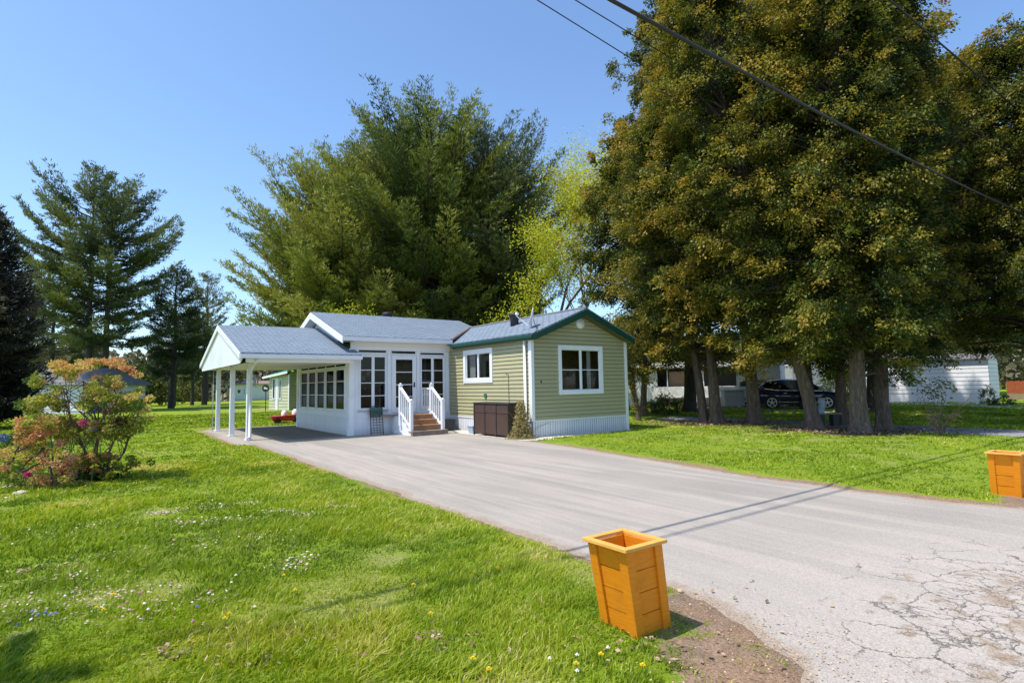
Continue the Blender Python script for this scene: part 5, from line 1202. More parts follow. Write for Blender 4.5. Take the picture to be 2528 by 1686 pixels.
# ------------------------------------------------------------------ neighbours
def homebox(name, loc_, rz, L, Wd, hs, he, label, wallm, roofm, rise=.4, lap=.2, skirtm=None, oh=.2):
    """low home: lap walls, skirting, gabled roof; x along length"""
    r = empty(name, loc_, rz); tag(r, label, 'building')
    mb = MB()
    for ax, c, a0, a1, sg in (('v', 0, 0, L, -1), ('v', Wd, 0, L, 1)): wall(mb, ax, c, a0, a1, hs, he, (), lap, .02, sg)
    for c, sg in ((0, -1), (L, 1)):
        wall(mb, 'u', c, 0, Wd, hs, he+rise, (), lap, .02, sg, lim=lambda z: (0, Wd) if z < he else ((z-he)/rise*Wd/2, Wd-(z-he)/rise*Wd/2))
    mb.build('wall', M[wallm], r)
    mb = MB(); mb.box(.01, L-.01, .01, Wd-.01, -.05, hs); mb.build('skirting', M[skirtm or wallm], r)
    t = .08; q = lambda x, s_: [(x, Wd/2-s_*(Wd/2+oh), he-oh*rise/(Wd/2)), (x, Wd/2, he+rise)]
    mb = MB()
    for s_ in (1, -1):
        (x0, y0, z0), (_, y1, z1) = q(-oh, s_); mb.prism([(-oh, y0, z0), (-oh, y1, z1), (-oh, y1, z1+t), (-oh, y0, z0+t)], (L+2*oh, 0, 0))
    mb.build('roof', M[roofm], r)
    return r
# white home at right
pA = G(2447, 995.3); pB = G(2275, 993.9); dv = pB-pA; rzz = math.atan2(dv[1], dv[0])
# long side faces camera: origin at the right corner, length runs left
Lw = 11.5; dirl = unit(pA-pB); org = pA-dirl*Lw
r = homebox('white_home', (org[0], org[1], 0), math.atan2(dirl[1], dirl[0]), Lw, 4.2, .62, 2.75, 'long white lap-sided home beyond the far lawn at right', 'whitelit', 'greyroof', .35, .26, 'whitelit')
# trailer with porch left of the trunks
pC = G(1545, 1003); pD = G(1850, 1004); dl = unit(pD-pC)
r = empty('white_trailer', (pC[0]-dl[0]*3, pC[1]-dl[1]*3, 0), math.atan2(dl[1], dl[0])); tag(r, 'flat-roofed white trailer with screened porch seen between house and cedars', 'trailer')
mb = MB(); wall(mb, 'v', 0, 0, 5.3, 0, 2.75); wall(mb, 'v', 0, 5.3, 13, 0, 2.75, [(5.3, 8.1, 1.33, 2.55), (8.4, 10.6, 1.33, 2.55)]); wall(mb, 'u', 0, 0, 3.5, 0, 2.75); wall(mb, 'u', 13, 0, 3.5, 0, 2.75); mb.build('wall', M['whitelit'], r)
mb = MB(); wall(mb, 'v', 1.4, 0, 13, 0, 2.75); mb.build('back_wall', M['interior'], r)
mb = MB(); mb.box(-.2, 13.2, -.35, 3.6, 2.78, 2.92); mb.build('roof', M['grey'], r)
mb = MB(); mb.box(-.25, 13.25, -.4, -.35, 2.62, 2.95); mb.build('fascia', M['whitelit'], r)
mb = MB(); mb.box(5.35, 12.9, -1.2, -1.15, .72, 1.3); mb.box(5.35, 5.4, -1.15, 0, .72, 1.3); mb.box(5.35, 12.9, -1.2, 0, .62, .70); mb.build('porch_railing', M['whitelit'], r)
for x, z1_ in ((6.0, 2.5), (7.3, 2.5)):
    mb = MB(); mb.box(x-.03, x+.03, -.02, .03, 1.33, z1_); mb.build('mullion', M['whitelit'], r)
mb = MB(); mb.box(6.05, 7.1, .25, .3, 1.35, 2.35); mb.build('blind', M['board'], r)
mb = MB(); mb.box(5.5, 7.5, -1.1, -1.0, .02, .6); mb.build('lattice', M['board'], r)
for x in (8.25, 10.7): mb = MB(); mb.box(x-.09, x+.09, -1.32, -1.2, 0, 2.62); mb.build('post', M['whitelit'], r)
mb = MB(); mb.box(3.7, 3.74, -.03, 0, 0, 2.6); mb.build('seam', M['grey'], r)
# green-roofed shed behind the carport
p1 = G(662, 1012); p2 = G(732, 1012.5); Yg = 45.0
c1 = D(664, 1010, 46); c2 = D(720, 1012, 44.2); dd_ = unit(np.array([c2[0]-c1[0], c2[1]-c1[1], 0])); rzg = math.atan2(dd_[1], dd_[0])
r = empty('garden_shed', (c1[0], c1[1], 0), rzg); tag(r, 'pale green shed with bright green roof seen through the carport', 'shed')
SL_, SWd = 2.75, 5.0
mb = MB(); wall(mb, 'v', 0, 0, SL_, .0, 2.75, [(.55, .85, .9, 2.5), (1.45, 1.7, .9, 2.4)], .24, .02); wall(mb, 'u', SL_, 0, SWd, 0, 2.95, (), .24, .02, 1); wall(mb, 'u', 0, 0, SWd, 0, 2.7, (), .24, .02, -1); wall(mb, 'v', SWd, 0, SL_, 0, 2.7); mb.build('wall', paint('sage_blocks', (.52, .53, .38), .7, .15, 2), r)
mb = MB(); mb.hexa([(-.35, -.35, 2.62), (SL_+.3, -.35, 2.98), (SL_+.3, SWd+.3, 2.98), (-.35, SWd+.3, 2.62)], [(-.35, -.35, 2.70), (SL_+.3, -.35, 3.06), (SL_+.3, SWd+.3, 4.5), (-.35, SWd+.3, 4.0)]); mb.build('roof', M['green_roof'], r)
mb = MB(); mb.beam((-.38, -.38, 2.57), (SL_+.32, -.38, 2.93), .05, .16); mb.build('fascia', M['white'], r)
for x0_, x1_, z0_, z1_ in ((.5, .9, .85, 2.5), (1.4, 1.75, .85, 2.42)):
    mb = MB(); mb.box(x0_, x0_+.07, -.05, 0, z0_, z1_); mb.box(x1_-.07, x1_, -.05, 0, z0_, z1_); mb.box(x0_+.07, x1_-.07, -.05, 0, z0_, z0_+.07); mb.box(x0_+.07, x1_-.07, -.05, 0, z1_-.07, z1_); o = mb.build('window', M['white'], r)
    mb = MB(); mb.box(x0_+.07, x1_-.07, -.0, .02, z0_+.07, z1_-.07); mb.build('pane', M['dark'], o)
mb = MB(); mb.box(.98, 1.3, -.06, -.0, 0, 2.5); mb.build('door', M['white'], r)
mb = MB(); mb.box(SL_-.08, SL_+.05, -.05, .02, 0, 2.8); mb.build('corner_board', M['white'], r)
# beige and white outbuilding far behind
c1 = D(521, 985, 88); c2 = D(566, 985, 86); c3 = D(690, 985, 92)
r = empty('outbuilding', (c1[0], c1[1], 0), 0); tag(r, 'low beige and white outbuilding with brown roof far behind the carport', 'building')
def lc(p): return (p[0]-c1[0], p[1]-c1[1])
mb = MB(); a, b = lc(c1), lc(c2); mb.prism([(a[0], a[1], 0), (b[0], b[1], 0), (b[0], b[1]+5, 0), (a[0], a[1]+5, 0)], (0, 0, 2.8)); mb.build('beige_wall', M['beige'], r)
c_ = lc(c3); mb = MB(); mb.prism([(b[0]+.05, b[1]+.1, 0), (c_[0], c_[1], 0), (c_[0], c_[1]+5, 0), (b[0]+.05, b[1]+5, 0)], (0, 0, 2.45)); mb.build('white_wall', M['skirt'], r)
mb = MB(); mb.hexa([(a[0]-.3, a[1]-.5, 2.82), (b[0]+.1, b[1]-.5, 2.82), (b[0]+.1, b[1]+5.5, 2.82), (a[0]-.3, a[1]+5.5, 2.82)], [(a[0]-.3, a[1]-.5, 3.0), (b[0]+.1, b[1]-.5, 3.0), (b[0]+.1, b[1]+5.5, 3.4), (a[0]-.3, a[1]+5.5, 3.4)]); mb.build('roof', M['brownroof'], r)
mb = MB(); mb.hexa([(b[0]+.12, b[1]-.3, 2.46), (c_[0]+.3, c_[1]-.3, 2.46), (c_[0]+.3, c_[1]+3, 3.0), (b[0]+.12, b[1]+3, 3.0)], [(b[0]+.12, b[1]-.3, 2.56), (c_[0]+.3, c_[1]-.3, 2.56), (c_[0]+.3, c_[1]+3, 3.1), (b[0]+.12, b[1]+3, 3.1)]); mb.build('roof', M['brownroof'], r)
dpx = D(600, 985, 89); q = lc(dpx); mb = MB(); mb.box(q[0], q[0]+1.0, q[1]-1.3, q[1]-1.0, 0, 2.0); o = mb.build('door', M['white'], r); mb = MB(); mb.box(q[0]+.25, q[0]+.8, q[1]-1.33, q[1]-1.301, 1.0, 1.8); mb.build('pane', M['dark'], o)
# grey-roofed house at far left behind the shrubs
c1 = D(-60, 985, 46); r = empty('grey_roofed_house', (c1[0], c1[1], 0), -.12); tag(r, 'pale house with dark grey roof half hidden by the left shrubs', 'house')
mb = MB(); wall(mb, 'v', 0, 0, 10, 0, 2.3, (), .22, .02); wall(mb, 'u', 10, 0, 6, 0, 2.3); mb.build('wall', M['skirt'], r)
mb = MB(); mb.prism([(-.4, -.4, 2.2), (10.4, -.4, 2.2), (9.2, 3, 3.6), (-.4, 3, 3.6)], (0, .0, .1)); mb.prism([(-.4, 6.4, 2.2), (10.4, 6.4, 2.2), (9.2, 3.001, 3.6), (-.4, 3.001, 3.6)], (0, 0, .1)); mb.prism([(10.4, -.39, 2.2), (10.4, 6.39, 2.2), (9.21, 3, 3.6)], (0, 0, .1)); mb.build('roof', M['greyroof'], r)
mb = MB(); mb.box(3, 4, -.05, 0, 1.0, 1.8); o = mb.build('window', M['white'], r); mb = MB(); mb.box(3.08, 3.92, -.056, -.051, 1.08, 1.72); mb.build('pane', M['dark'], o)
# tarp over a pointed frame, white post
c1 = G(283, 1010); sc_ = c1[1]/FOC
r = empty('tarp_shelter', (c1[0], c1[1], 0)); tag(r, 'dark grey tarp sweeping up to a pointed post beyond the shrub', 'tarp')
def tp(x, y, d=0): return ((x-283)*sc_, d, max((1010-y)*sc_, 0.0))
mb = MB(); L_ = [(246, 1006), (262, 1004), (274, 994), (281, 980), (285, 962), (288, 950), (294, 947), (300, 952), (303, 962), (306, 985), (308, 1008)]
f = [tp(x, y) for x, y in L_]; bk = [tp(x, y, 1.2) for x, y in L_]; n = len(f); mb.add(f+bk, [tuple(range(n))]+[(i, i+1, i+1+n, i+n) for i in range(n-1)]); mb.build('tarp_cloth', M['tarp'], r)
mb = MB(); a = tp(246, 985, .5); mb.add([tp(236, 1006, .4), tp(262, 1004, .4), tp(276, 990, .4), tp(270, 979, .9), tp(250, 981, .9)], [(0, 1, 2, 3, 4)]); mb.build('tarp_fold', M['tarp'], r)
mb = MB(); mb.box((307-283)*sc_, (309-283)*sc_, -.1, 0, 0, 28*sc_); mb.build('stake', M['white'], r)
# red cart, sign behind the carport
p = G(712, 1044); r = empty('red_wagon', p, .5); tag(r, 'red garden wagon with white sacks parked behind the porch', 'wagon')
mb = MB(); mb.hexa([(-.7, -.3, .12), (.5, -.3, .12), (.5, .3, .12), (-.7, .3, .12)], [(-.8, -.36, .34), (.55, -.36, .42), (.55, .36, .42), (-.8, .36, .34)]); mb.build('bed', M['red'], r, bevel=.02)
for x in (-.5, .35):
    for y in (-.34, .34): mb = MB(); mb.lathe((x, y, .13), [(.13, -.04), (.13, .04)], 14, 'y'); mb.build('wheel', M['tyre'], r)
mb = MB(); mb.tube([(.5, 0, .3), (.95, .05, .75)], .02, 6); mb.build('handle', M['black'], r)
for i, (x, y, z, s_) in enumerate([(-.2, 0, .42, .13), (.3, .05, .46, .15)]):
    mb = MB(); mb.lathe((x, y, z-.15), [(s_*.8, 0), (s_, .1), (s_*.9, .25), (s_*.4, .34)], 10); o = mb.build('sack', M['petwhite'], None, True); o.matrix_world = r.matrix_basis @ o.matrix_world; tag(o, ['white sack at the front of the red wagon', 'white sack at the handle end of the red wagon'][i], 'sack')
# sign plate on a post
p = D(656, 985, 43); r = empty('round_sign', (p[0], p[1], 0)); tag(r, 'dark oval sign with pale emblem on a post in front of the green shed', 'sign')
mb = MB(); mb.tube([(0, 0, 0), (0, 0, 1.75)], .03, 6); mb.build('post', M['black'], r)
mb = MB(); mb.lathe((0, -.04, 1.72), [(.27, .03), (.27, -.02)], 18, 'y'); o = mb.build('plate', M['blackpl'], r); o.scale = (1, 1, 1)
mb = MB(); mb.lathe((-.05, -.07, 1.74), [(.09, .005), (.09, 0)], 7, 'y'); mb.lathe((.09, -.07, 1.70), [(.07, .005), (.07, 0)], 6, 'y'); mb.build('emblem', M['petwhite'], r)
# red cedar fence at far right
pa = G(2487, 1000); r = empty('privacy_fence', pa, 0); tag(r, 'reddish wooden board fence at the far right edge', 'fence')
fx = D(2487, 975, pa[1]+8); r.location = (fx[0], fx[1], 0); yy = fx[1]
for i in range(40):
    mb = MB(); mb.box(i*.16, i*.16+.15, 0, .02, .42, 1.28+.02*(i % 3)); mb.build('board', M['fence'], r)
mb = MB(); mb.box(0, 6.4, -.04, -.001, -.02, .41); mb.build('base_rail', M['board'], r)
# grey tarped thing between the trunks, bench with cooler
p = D(1812, 990, 34); r = empty('storage_box', (p[0], p[1], 0)); tag(r, 'light grey storage box behind the cedar trunks near the cars', 'box')
mb = MB(); mb.box(-.65, .55, -.3, .4, .15, 1.05); mb.build('body', M['grey'], r, bevel=.05)
mb = MB(); mb.box(-.68, .58, -.33, .43, 1.051, 1.12); mb.build('lid', M['grey'], r, bevel=.02)
p = D(2035, 970, 40); r = empty('camper', (p[0]-2.2, p[1], 0)); tag(r, 'grey-beige camper van shape behind the bonnet of the dark car', 'camper')
mb = MB(); mb.prism([(0, 0, .4), (4.6, 0, .4), (4.6, 0, 1.6), (4.1, 0, 2.4), (2.2, 0, 2.75), (0, 0, 2.75)], (0, 2, 0)); mb.build('body', M['grey'], r, bevel=.06)
mb = MB(); mb.prism([(3.0, -.012, 1.5), (4.3, -.012, 1.5), (3.9, -.012, 2.2), (3.0, -.012, 2.3)], (0, .01, 0)); mb.build('window', M['dark'], r)
for x in (.9, 3.7): mb = MB(); mb.lathe((x, .1, .33), [(.33, -.1), (.33, .12)], 16, 'y'); mb.build('wheel', M['tyre'], r)
p = G(2045, 1052); r = empty('garden_bench', (p[0], p[1], 0), .05); tag(r, 'low wooden bench on dark supports under the cedars', 'bench')
mb = MB(); mb.box(-.42, .42, -.15, .15, .41, .46); mb.build('seat', M['wood_old'], r, bevel=.006)
for x in (-.28, .22): mb = MB(); mb.box(x-.1, x+.1, -.12, .12, 0, .409); mb.build('support', M['blackpl'], r)
rb = r
r = empty('garden_cooler', (p[0]-.25, p[1], .46), .05); tag(r, 'blue and white patterned carton standing on the bench', 'carton')
mb = MB(); mb.box(-.1, .1, -.09, .09, .001, .16); mb.build('base', paint('carton_blue', (.35, .45, .62), .5, .5, 12), r); mb = MB(); mb.box(-.02, .16, -.07, .07, .161, .52); mb.build('body', paint('carton_pattern', (.45, .52, .6), .5, .8, 9), r)

# ------------------------------------------------------------------ parked car (length along x, nose at +x)
def make_car():
    r = empty('parked_car', (0, 0, 0)); L = 4.6
    top = [(-2.28, .62, .80), (-2.22, .95, .86), (-2.05, 1.08, .90), (-1.5, 1.06, .93), (0, 1.03, .93), (.95, 1.0, .92), (1.35, .98, .90), (1.9, .88, .87), (2.2, .74, .80), (2.3, .58, .72)]
    V = []; n = 10
    for x, zt, hw in top:
        zb = .30 if -2.0 < x < 2.0 else .38
        for (y, z) in ((-.0, zb), (-hw*.9, zb), (-hw, zb+.18), (-hw, zt*.78), (-hw*.94, zt-.03), (-hw*.8, zt), (0, zt+.015)): V.append((x, y, z))
    k = 7; Fq = [(i*k+j, (i+1)*k+j, (i+1)*k+j+1, i*k+j+1) for i in range(len(top)-1) for j in range(k-1)]
    V2 = [(x, -y, z) for x, y, z in V]; nb_ = len(V); F2 = [tuple(nb_+q for q in f[::-1]) for f in Fq]
    mb = MB(); mb.add(V+V2, Fq+F2+[tuple(range(k))[::-1]+tuple(nb_+q for q in range(k))][:0]); 
    mb.quad(V[1], V[k-3], V2[k-3], V2[1]); o = (len(top)-1)*k; mb.quad(V[o+1], V[o+k-3], V2[o+k-3], V2[o+1]); mb.build('body', M['car'], r, True)
    # greenhouse: roof with pillars, glass
    def gh(name, pts_lo, pts_hi, mat, yl, yh):
        mb = MB()
        for s_ in (-1, 1): mb.add([(x, s_*yl, z) for x, z in pts_lo]+[(x, s_*yh, z) for x, z in pts_hi[::-1]], [tuple(range(len(pts_lo)+len(pts_hi)))])
        return mb
    mb = MB(); rf = [(-1.95, 1.36, .62), (-1.55, 1.60, .66), (-.8, 1.67, .67), (.1, 1.66, .66), (.55, 1.56, .64)]
    V = []
    for x, z, hw in rf: V += [(x, -hw, z-.05), (x, -hw*.85, z), (x, 0, z+.02), (x, hw*.85, z), (x, hw, z-.05)]
    mb.add(V, [(i*5+j, (i+1)*5+j, (i+1)*5+j+1, i*5+j+1) for i in range(4) for j in range(4)])
    for s_ in (-1, 1):
        for (x0, z0, x1, z1, w_) in ((1.25, .98, .55, 1.52, .06), (.05, 1.0, .02, 1.6, .08), (-.95, 1.02, -.95, 1.62, .07), (-2.1, 1.05, -1.6, 1.55, .16)):
            mb.beam((x0, s_*.86, z0), (x1, s_*.655, z1), w_, .05, (1, 0, 0))
    mb.build('roof', M['car'], r, True)
    mb = MB()
    for s_ in (-1, 1): mb.add([(1.2, s_*.86, 1.0), (.5, s_*.655, 1.53), (0, s_*.66, 1.6), (-.9, s_*.67, 1.62), (-1.55, s_*.66, 1.55), (-1.95, s_*.78, 1.1), (-.9, s_*.87, 1.03), (0, s_*.87, 1.02)], [tuple(range(8))])
    mb.quad((1.25, -.84, .99), (1.25, .84, .99), (.53, .64, 1.54), (.53, -.64, 1.54)); mb.quad((-2.1, -.8, 1.08), (-2.1, .8, 1.08), (-1.9, .62, 1.38), (-1.9, -.62, 1.38))
    mb.build('glass', M['carglass'], r)
    mb = MB()
    for s_ in (-1, 1): mb.tube([(1.2, s_*.9, .985), (0, s_*.905, 1.01), (-1.1, s_*.9, 1.04), (-1.75, s_*.85, 1.14), (-2.0, s_*.8, 1.28)], .014, 5); mb.tube([(1.25, s_*.93, .37), (-1.2, s_*.93, .39)], .02, 5)
    mb.build('chrome_trim', M['chrome'], r)
    mb = MB()
    for s_ in (-1, 1):
        mb.box(-1.3, 1.3, s_*.9-.03, s_*.9+.03, .22, .36)
        for x in (-1.38, 1.38): mb.lathe((x, s_*.9, .36), [(.42, -.04), (.44, 0), (.42, .04)], 24, 'y')
    mb.build('arch_cladding', M['blackpl'], r)
    for x in (-1.38, 1.38):
        for s_ in (-1, 1):
            mb = MB(); mb.lathe((x, s_*.86, .35), [(.24, -.1), (.34, -.1), (.355, -.05), (.355, .09), (.33, .11), (.24, .11)], 28, 'y'); wl = mb.build('wheel', M['tyre'], r, True)
            mb = MB(); mb.lathe((x, s_*.86, .35), [(.225, -.1), (.225, -.114), (.262, -.114), (.262, .114), (.225, .114), (.225, .1)], 28, 'y', cap=False)
            for q in range(5):
                a = q*2*pi/5+.3
                for da in (-.16, .16): mb.beam((x, s_*.975, .35), (x+.24*cos(a+da), s_*.975, .35+.24*sin(a+da)), .02, .02, (0, 1, 0))
            mb.lathe((x, s_*.975, .35), [(.055, -.02), (.055, .02)], 12, 'y'); mb.build('rim', M['rim'], wl)
    for s_ in (-1, 1):
        mb = MB(); mb.hexa([(-2.27, s_*.8-.03, .82), (-1.95, s_*.89-.02, .88), (-1.95, s_*.89+.02, .88), (-2.27, s_*.8+.03, .82)], [(-2.23, s_*.8-.03, 1.08), (-2.0, s_*.88-.02, 1.06), (-2.0, s_*.88+.02, 1.06), (-2.23, s_*.8+.03, 1.08)]); mb.build('tail_light', M['tail'], r)
        mb = MB(); mb.hexa([(2.0, s_*.86-.03, .68), (2.27, s_*.74-.03, .62), (2.27, s_*.74+.03, .62), (2.0, s_*.86+.03, .68)], [(1.95, s_*.86-.03, .8), (2.22, s_*.74-.03, .74), (2.22, s_*.74+.03, .74), (1.95, s_*.86+.03, .8)]); mb.build('headlight', M['chrome'], r)
        mb = MB(); mb.box(.95, 1.13, s_*1.0-.1, s_*1.0+.1, 1.0, 1.13); mb.build('mirror', M['car'], r, bevel=.03)
        mb = MB(); mb.box(-.75, -.58, s_*.94-.012, s_*.94+.012, .86, .885); mb.box(.25, .42, s_*.94-.012, s_*.94+.012, .85, .875); mb.build('door_handle', M['chrome'], r)
    return r
car = make_car(); pw = D(1905, 995, 33.2); pf = D(2055, 1000, 32.0)
dcar = unit(np.array([pf[0]-pw[0], pf[1]-pw[1], 0])); rc = math.atan2(dcar[1], dcar[0]); ctr = pw+dcar*1.38
car.location = (ctr[0], ctr[1], .03); car.rotation_euler = (0, 0, rc); tag(car, 'dark blue parked car with alloy wheels, nearer one behind the cedar trunks', 'car', 'dark blue cars parked behind the cedars')
car2 = car.copy(); COL.objects.link(car2)
for ch in list(car.children):
    c = ch.copy(); COL.objects.link(c); c.parent = car2
    for g in ch.children: d = g.copy(); COL.objects.link(d); d.parent = c
p = D(1865, 1000, 36.0); car2.location = (p[0]+.9, p[1], .03); car2['label'] = 'dark blue car mostly hidden behind the nearer one and a cedar trunk'

# ------------------------------------------------------------------ grass, litter, flowers
def blades(name, n, rmin, rmax, h0, seed, label, side_keep, azr=(-.86, .86), pw=1.0, wk=1.0):
    r_ = np.random.default_rng(seed); q = r_.random(n); r = rmin*(rmax/rmin)**(q**pw); az = r_.uniform(*azr, n); x = np.sin(az)*r; y = np.cos(az)*r
    u, v = HC(x, y); dm_ = dirt_mask(x, y)+(fb(x, y, 7, 4)-.5)*.9; mk = mulch_mask(x, y)+(fb(x, y, 7, 5)-.5)*.8
    dr = drive_dist(u, v); keep = (dr > .0) & (lane_dist(u, v) > .02) & (dm_ < .42+r_.normal(0, .12, n)) & (mk < .45+r_.normal(0, .1, n)) & side_keep(u, v)
    keep &= ~((u > 0) & (u < 4.2) & (v > 0)) & ~((u > -4) & (v > 5) & (v < 11.6) & (u < 4)) & ~((u > -.8) & (u < 4.3) & (v > -.75+.1*u) & (v < 5.1)) & ~((np.abs(u+7.79) < .17) & (np.abs(v+11.11) < .17))
    dry = dry_mask(x, y); keep &= r_.random(n) > dry*.62
    dry = dry[keep]; x, y, r, u, v = x[keep], y[keep], r[keep], u[keep], v[keep]; n = len(x)
    lum = fb(x, y, 1.1, 31); cl = fb(x, y, 5, 33); yel = fb(x, y, .5, 35)
    h = h0*(.45+1.1*cl)*r_.uniform(.55, 1.25, n)*(.35+1.35*lum)*(1-.4*dry)*(np.clip((19-r)/8, .35, 1) if rmax < 19 else 1)*np.clip((drive_dist(u, v)+.12)/.5, .3, 1)
    wd = wk*.0042*np.maximum(1, r/5)*r_.uniform(.7, 1.3, n); a = r_.uniform(0, 2*pi, n)
    wind = np.stack([.35+.9*(fb(x, y, .8, 41)-.5), .15+.9*(fb(x, y, .8, 43)-.5)], -1); ben = wind+r_.normal(0, .38, (n, 2))
    z = gz(x, y); P0_ = np.stack([x, y, z-.004], -1); sdv = np.stack([np.cos(a), np.sin(a), np.zeros(n)], -1)*wd[:, None]
    mid = P0_+np.stack([ben[:, 0]*h*.28, ben[:, 1]*h*.28, h*.58], -1); tip = P0_+np.stack([ben[:, 0]*h*.95, ben[:, 1]*h*.95, h*(1-.25*np.hypot(ben[:, 0], ben[:, 1]).clip(0, 1.2))], -1)
    V = np.empty((n, 6, 3), np.float32); V[:, 0] = P0_-sdv; V[:, 1] = P0_+sdv; V[:, 2] = mid+sdv*.8; V[:, 3] = mid-sdv*.8; V[:, 4] = tip+sdv*.12; V[:, 5] = tip-sdv*.12
    b = np.arange(n)[:, None]*6; F = np.concatenate([b+[[0, 1, 2, 3]], b+[[3, 2, 4, 5]]], 1).reshape(-1, 4)
    t = .33+.75*(yel-.5)+1.0*(lum-.5)+.33*dry+r_.normal(0, .12, n)+np.where(r_.random(n) < .06, .42, 0)+np.clip(dm_[keep], 0, 1)*.5; t = np.clip(t, 0, 1)
    me = npmesh(name, V.reshape(-1, 3), F, {'tint': np.repeat(t, 2)}); o = link(name, me, M['grass']); return tag(o, label, 'grass', kind='stuff')
left = lambda u, v: ((u < -6.5) | ((v > 12.6) & (u < 3))) & (v < 60)
right = lambda u, v: u >= -6.5
blades('lawn_grass', 380000, 2.7, 18, .072, 1, 'long bright green grass of the near lawn', left, (-.9, .75), .82)
blades('lawn_grass', 160000, 11, 45, .06, 2, 'mown green grass of the far left lawn', left, (-.8, .3), 1, 1.5)
blades('lawn_grass', 170000, 6, 30, .05, 3, 'short green grass between the driveway and the cedars', lambda u, v: right(u, v) & (u < 9.2), (-.1, .85), 1, 1.2)
blades('lawn_grass', 90000, 16, 50, .07, 4, 'green grass of the lawn beyond the lane', lambda u, v: u > 11.6, (.1, .85), 1, 1.6)

def litter(name, centres, n, s0, mat, label, cat, seed, tm=.5):
    r_ = np.random.default_rng(seed); C = np.array([(c[0], c[1], c[2], c[3]) for c in centres]); ci = r_.integers(0, len(C), n)
    x = C[ci, 0]+r_.normal(0, 1, n)*C[ci, 2]; y = C[ci, 1]+r_.normal(0, 1, n)*C[ci, 3]; u, v = HC(x, y); z = gz(x, y)+.015+r_.uniform(0, .035, n)*(drive_dist(u, v) > 0)
    a = r_.uniform(0, 2*pi, n); Dr = unit(np.stack([np.cos(a), np.sin(a), r_.normal(.15, .25, n)], -1)); Sd_ = unit(np.cross(Dr, np.stack([r_.normal(0, .35, n), r_.normal(0, .35, n), np.ones(n)], -1))); L = s0*r_.uniform(.6, 1.4, n)
    o = leafmesh(name, np.stack([x, y, z], -1), Dr, Sd_, L, L*.33, r_.normal(tm, .25, n), M[mat]); return tag(o, label, cat, kind='stuff')
cs = [(*G(px, py)[:2], sx, sy) for px, py, sx, sy in ((60, 1420, .12, .05), (185, 1410, .15, .06), (400, 1640, .1, .07), (560, 1630, .15, .08), (430, 1585, .1, .06), (700, 1580, .15, .06), (770, 1600, .15, .07), (1100, 1600, .2, .08), (1280, 1640, .2, .08), (600, 1655, .2, .06), (1050, 1590, .1, .05), (880, 1640, .25, .06), (1560, 1600, .2, .15), (1690, 1620, .25, .12), (1700, 1480, .4, .2))]
litter('dead_leaves', cs, 420, .035, 'litter', 'scattered dry leaves lying in the near grass', 'dead leaves', 3, .6)
litter('tree_litter', [(t[0], t[1], 1.3, .8) for t in TREES], 7000, .07, 'litter', 'brown leaf litter around the cedar trunks', 'leaf litter', 4, .45)
cs = [(*G(px, py)[:2], sx, sy) for px, py, sx, sy in ((400, 1275, .08, .05), (500, 1262, .2, .06), (590, 1250, .25, .05), (560, 1290, .3, .08), (690, 1270, .12, .05), (740, 1280, .1, .08), (470, 1300, .2, .06), (830, 1258, .12, .03), (730, 1400, .1, .12), (310, 1380, .25, .08), (260, 1480, .3, .08), (140, 1440, .2, .08), (500, 1500, .15, .08), (640, 1330, .3, .08), (90, 1530, .25, .1), (180, 1500, .3, .1), (340, 1540, .25, .1), (520, 1350, .5, .2), (200, 1320, .4, .2))]
litter('fallen_petals', cs, 1900, .026, 'petals', 'pale fallen petals strewn across the left lawn', 'petals', 5, .6)
cs = [(*H(-7.15, v)[:2], .12, .5) for v in np.arange(-12, 3, 1.0)]+[(*H(float(driveR(v))+.12, v)[:2], .12, .5) for v in np.arange(-11.5, -1, 1.0)]+[(*H(-7.5, -11.9)[:2], .45, .4)]*6
litter('loose_gravel', cs, 3000, .014, 'litter', 'loose grit and gravel along the driveway edges', 'gravel', 6, .8)

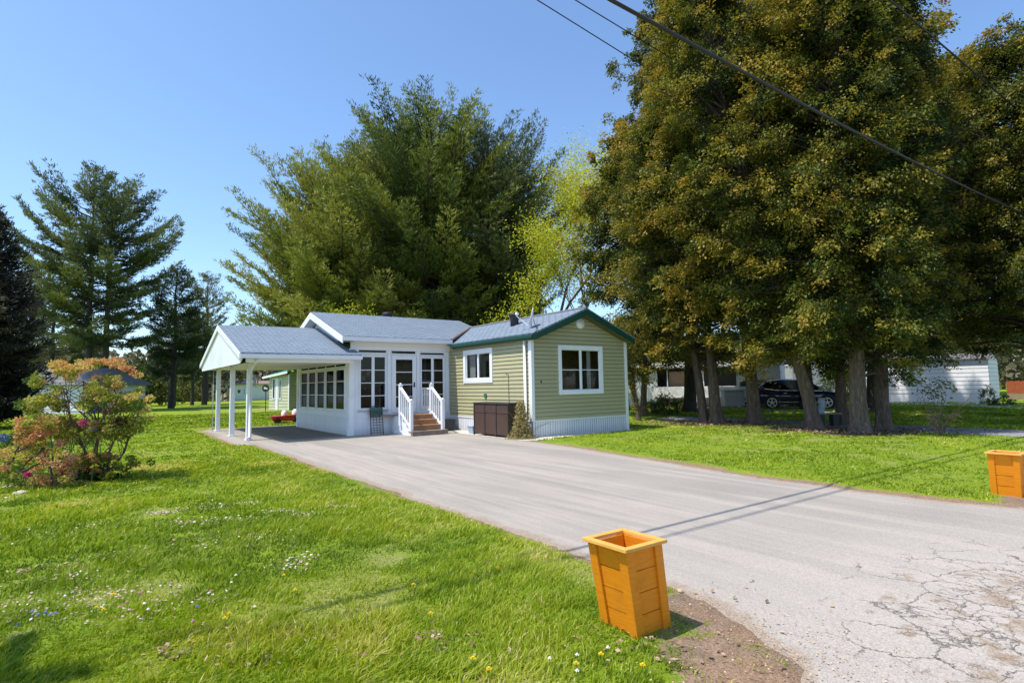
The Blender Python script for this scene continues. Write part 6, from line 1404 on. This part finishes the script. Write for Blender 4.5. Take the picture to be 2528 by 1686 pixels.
def flower(px, py, kind, lab, grp):
    p = G(px, py, .07); z = float(gz(np.array([p[0]]), np.array([p[1]]))[0]); nm = {'y': 'dandelion', 'w': 'white_flower', 'p': 'pink_flower', 'b': 'blue_flower'}[kind]
    r = empty(nm, (p[0], p[1], z)); tag(r, lab, 'flower', grp); hh = .085+random.uniform(0, .025)
    tubes('stem', [(np.array([(0, 0, 0), (.004, .002, hh*.5), (0, 0, hh)]), np.array([.0018, .0016, .0015]))], M['stem'], r, 4)
    mb = MB(); s_ = {'y': .017, 'w': .013, 'p': .015, 'b': .014}[kind]
    n = 9 if kind == 'y' else 6
    for lay in range(3):
        for j in range(n):
            a = 2*pi*j/n+lay*.3; rr = s_*(1-.28*lay); zz = hh+lay*.0035; w_ = rr*.35
            mb.add([(0, 0, zz), (rr*.6*cos(a)-w_*sin(a), rr*.6*sin(a)+w_*cos(a), zz+.004), (rr*cos(a), rr*sin(a), zz+.001), (rr*.6*cos(a)+w_*sin(a), rr*.6*sin(a)-w_*cos(a), zz+.004)], [(0, 1, 2, 3)])
    mb.build('flower_head', M[{'y': 'yellow', 'w': 'petwhite', 'p': 'petpink', 'b': 'petblue'}[kind]], r)
for px, py in ((1001, 1336), (1247, 1338), (1229, 1413), (1171, 1423), (1021, 1454), (1063, 1531), (1168, 1644), (1207, 1667), (729, 1468), (893, 1272), (1423, 1651), (1587, 1659), (1484, 1636), (279, 1486), (255, 1526), (555, 1550), (237, 1522), (566, 1531), (700, 1440), (310, 1245)):
    flower(px, py, 'y', 'yellow dandelion in the long grass of the near lawn', 'dandelions in the near lawn')
for px, py in ((365, 1530), (356, 1515), (629, 1518), (232, 1303), (571, 1451), (582, 1436), (1357, 1637), (1425, 1629), (1425, 1668), (1501, 1612), (590, 1336), (525, 1240), (160, 1480), (30, 1350)):
    flower(px, py, 'w', 'small white flower in the near lawn', 'white flowers in the near lawn')
for px, py in ((313, 1503), (295, 1519), (476, 1551), (520, 1483), (422, 1457), (345, 1480)): flower(px, py, 'p', 'small pink flower in the left of the near lawn', 'pink flowers in the near lawn')
for px, py in ((78, 1526), (112, 1530), (123, 1537), (137, 1530), (486, 1522), (93, 1541), (45, 1560)): flower(px, py, 'b', 'small blue flower in the bottom left of the lawn', 'blue flowers in the near lawn')
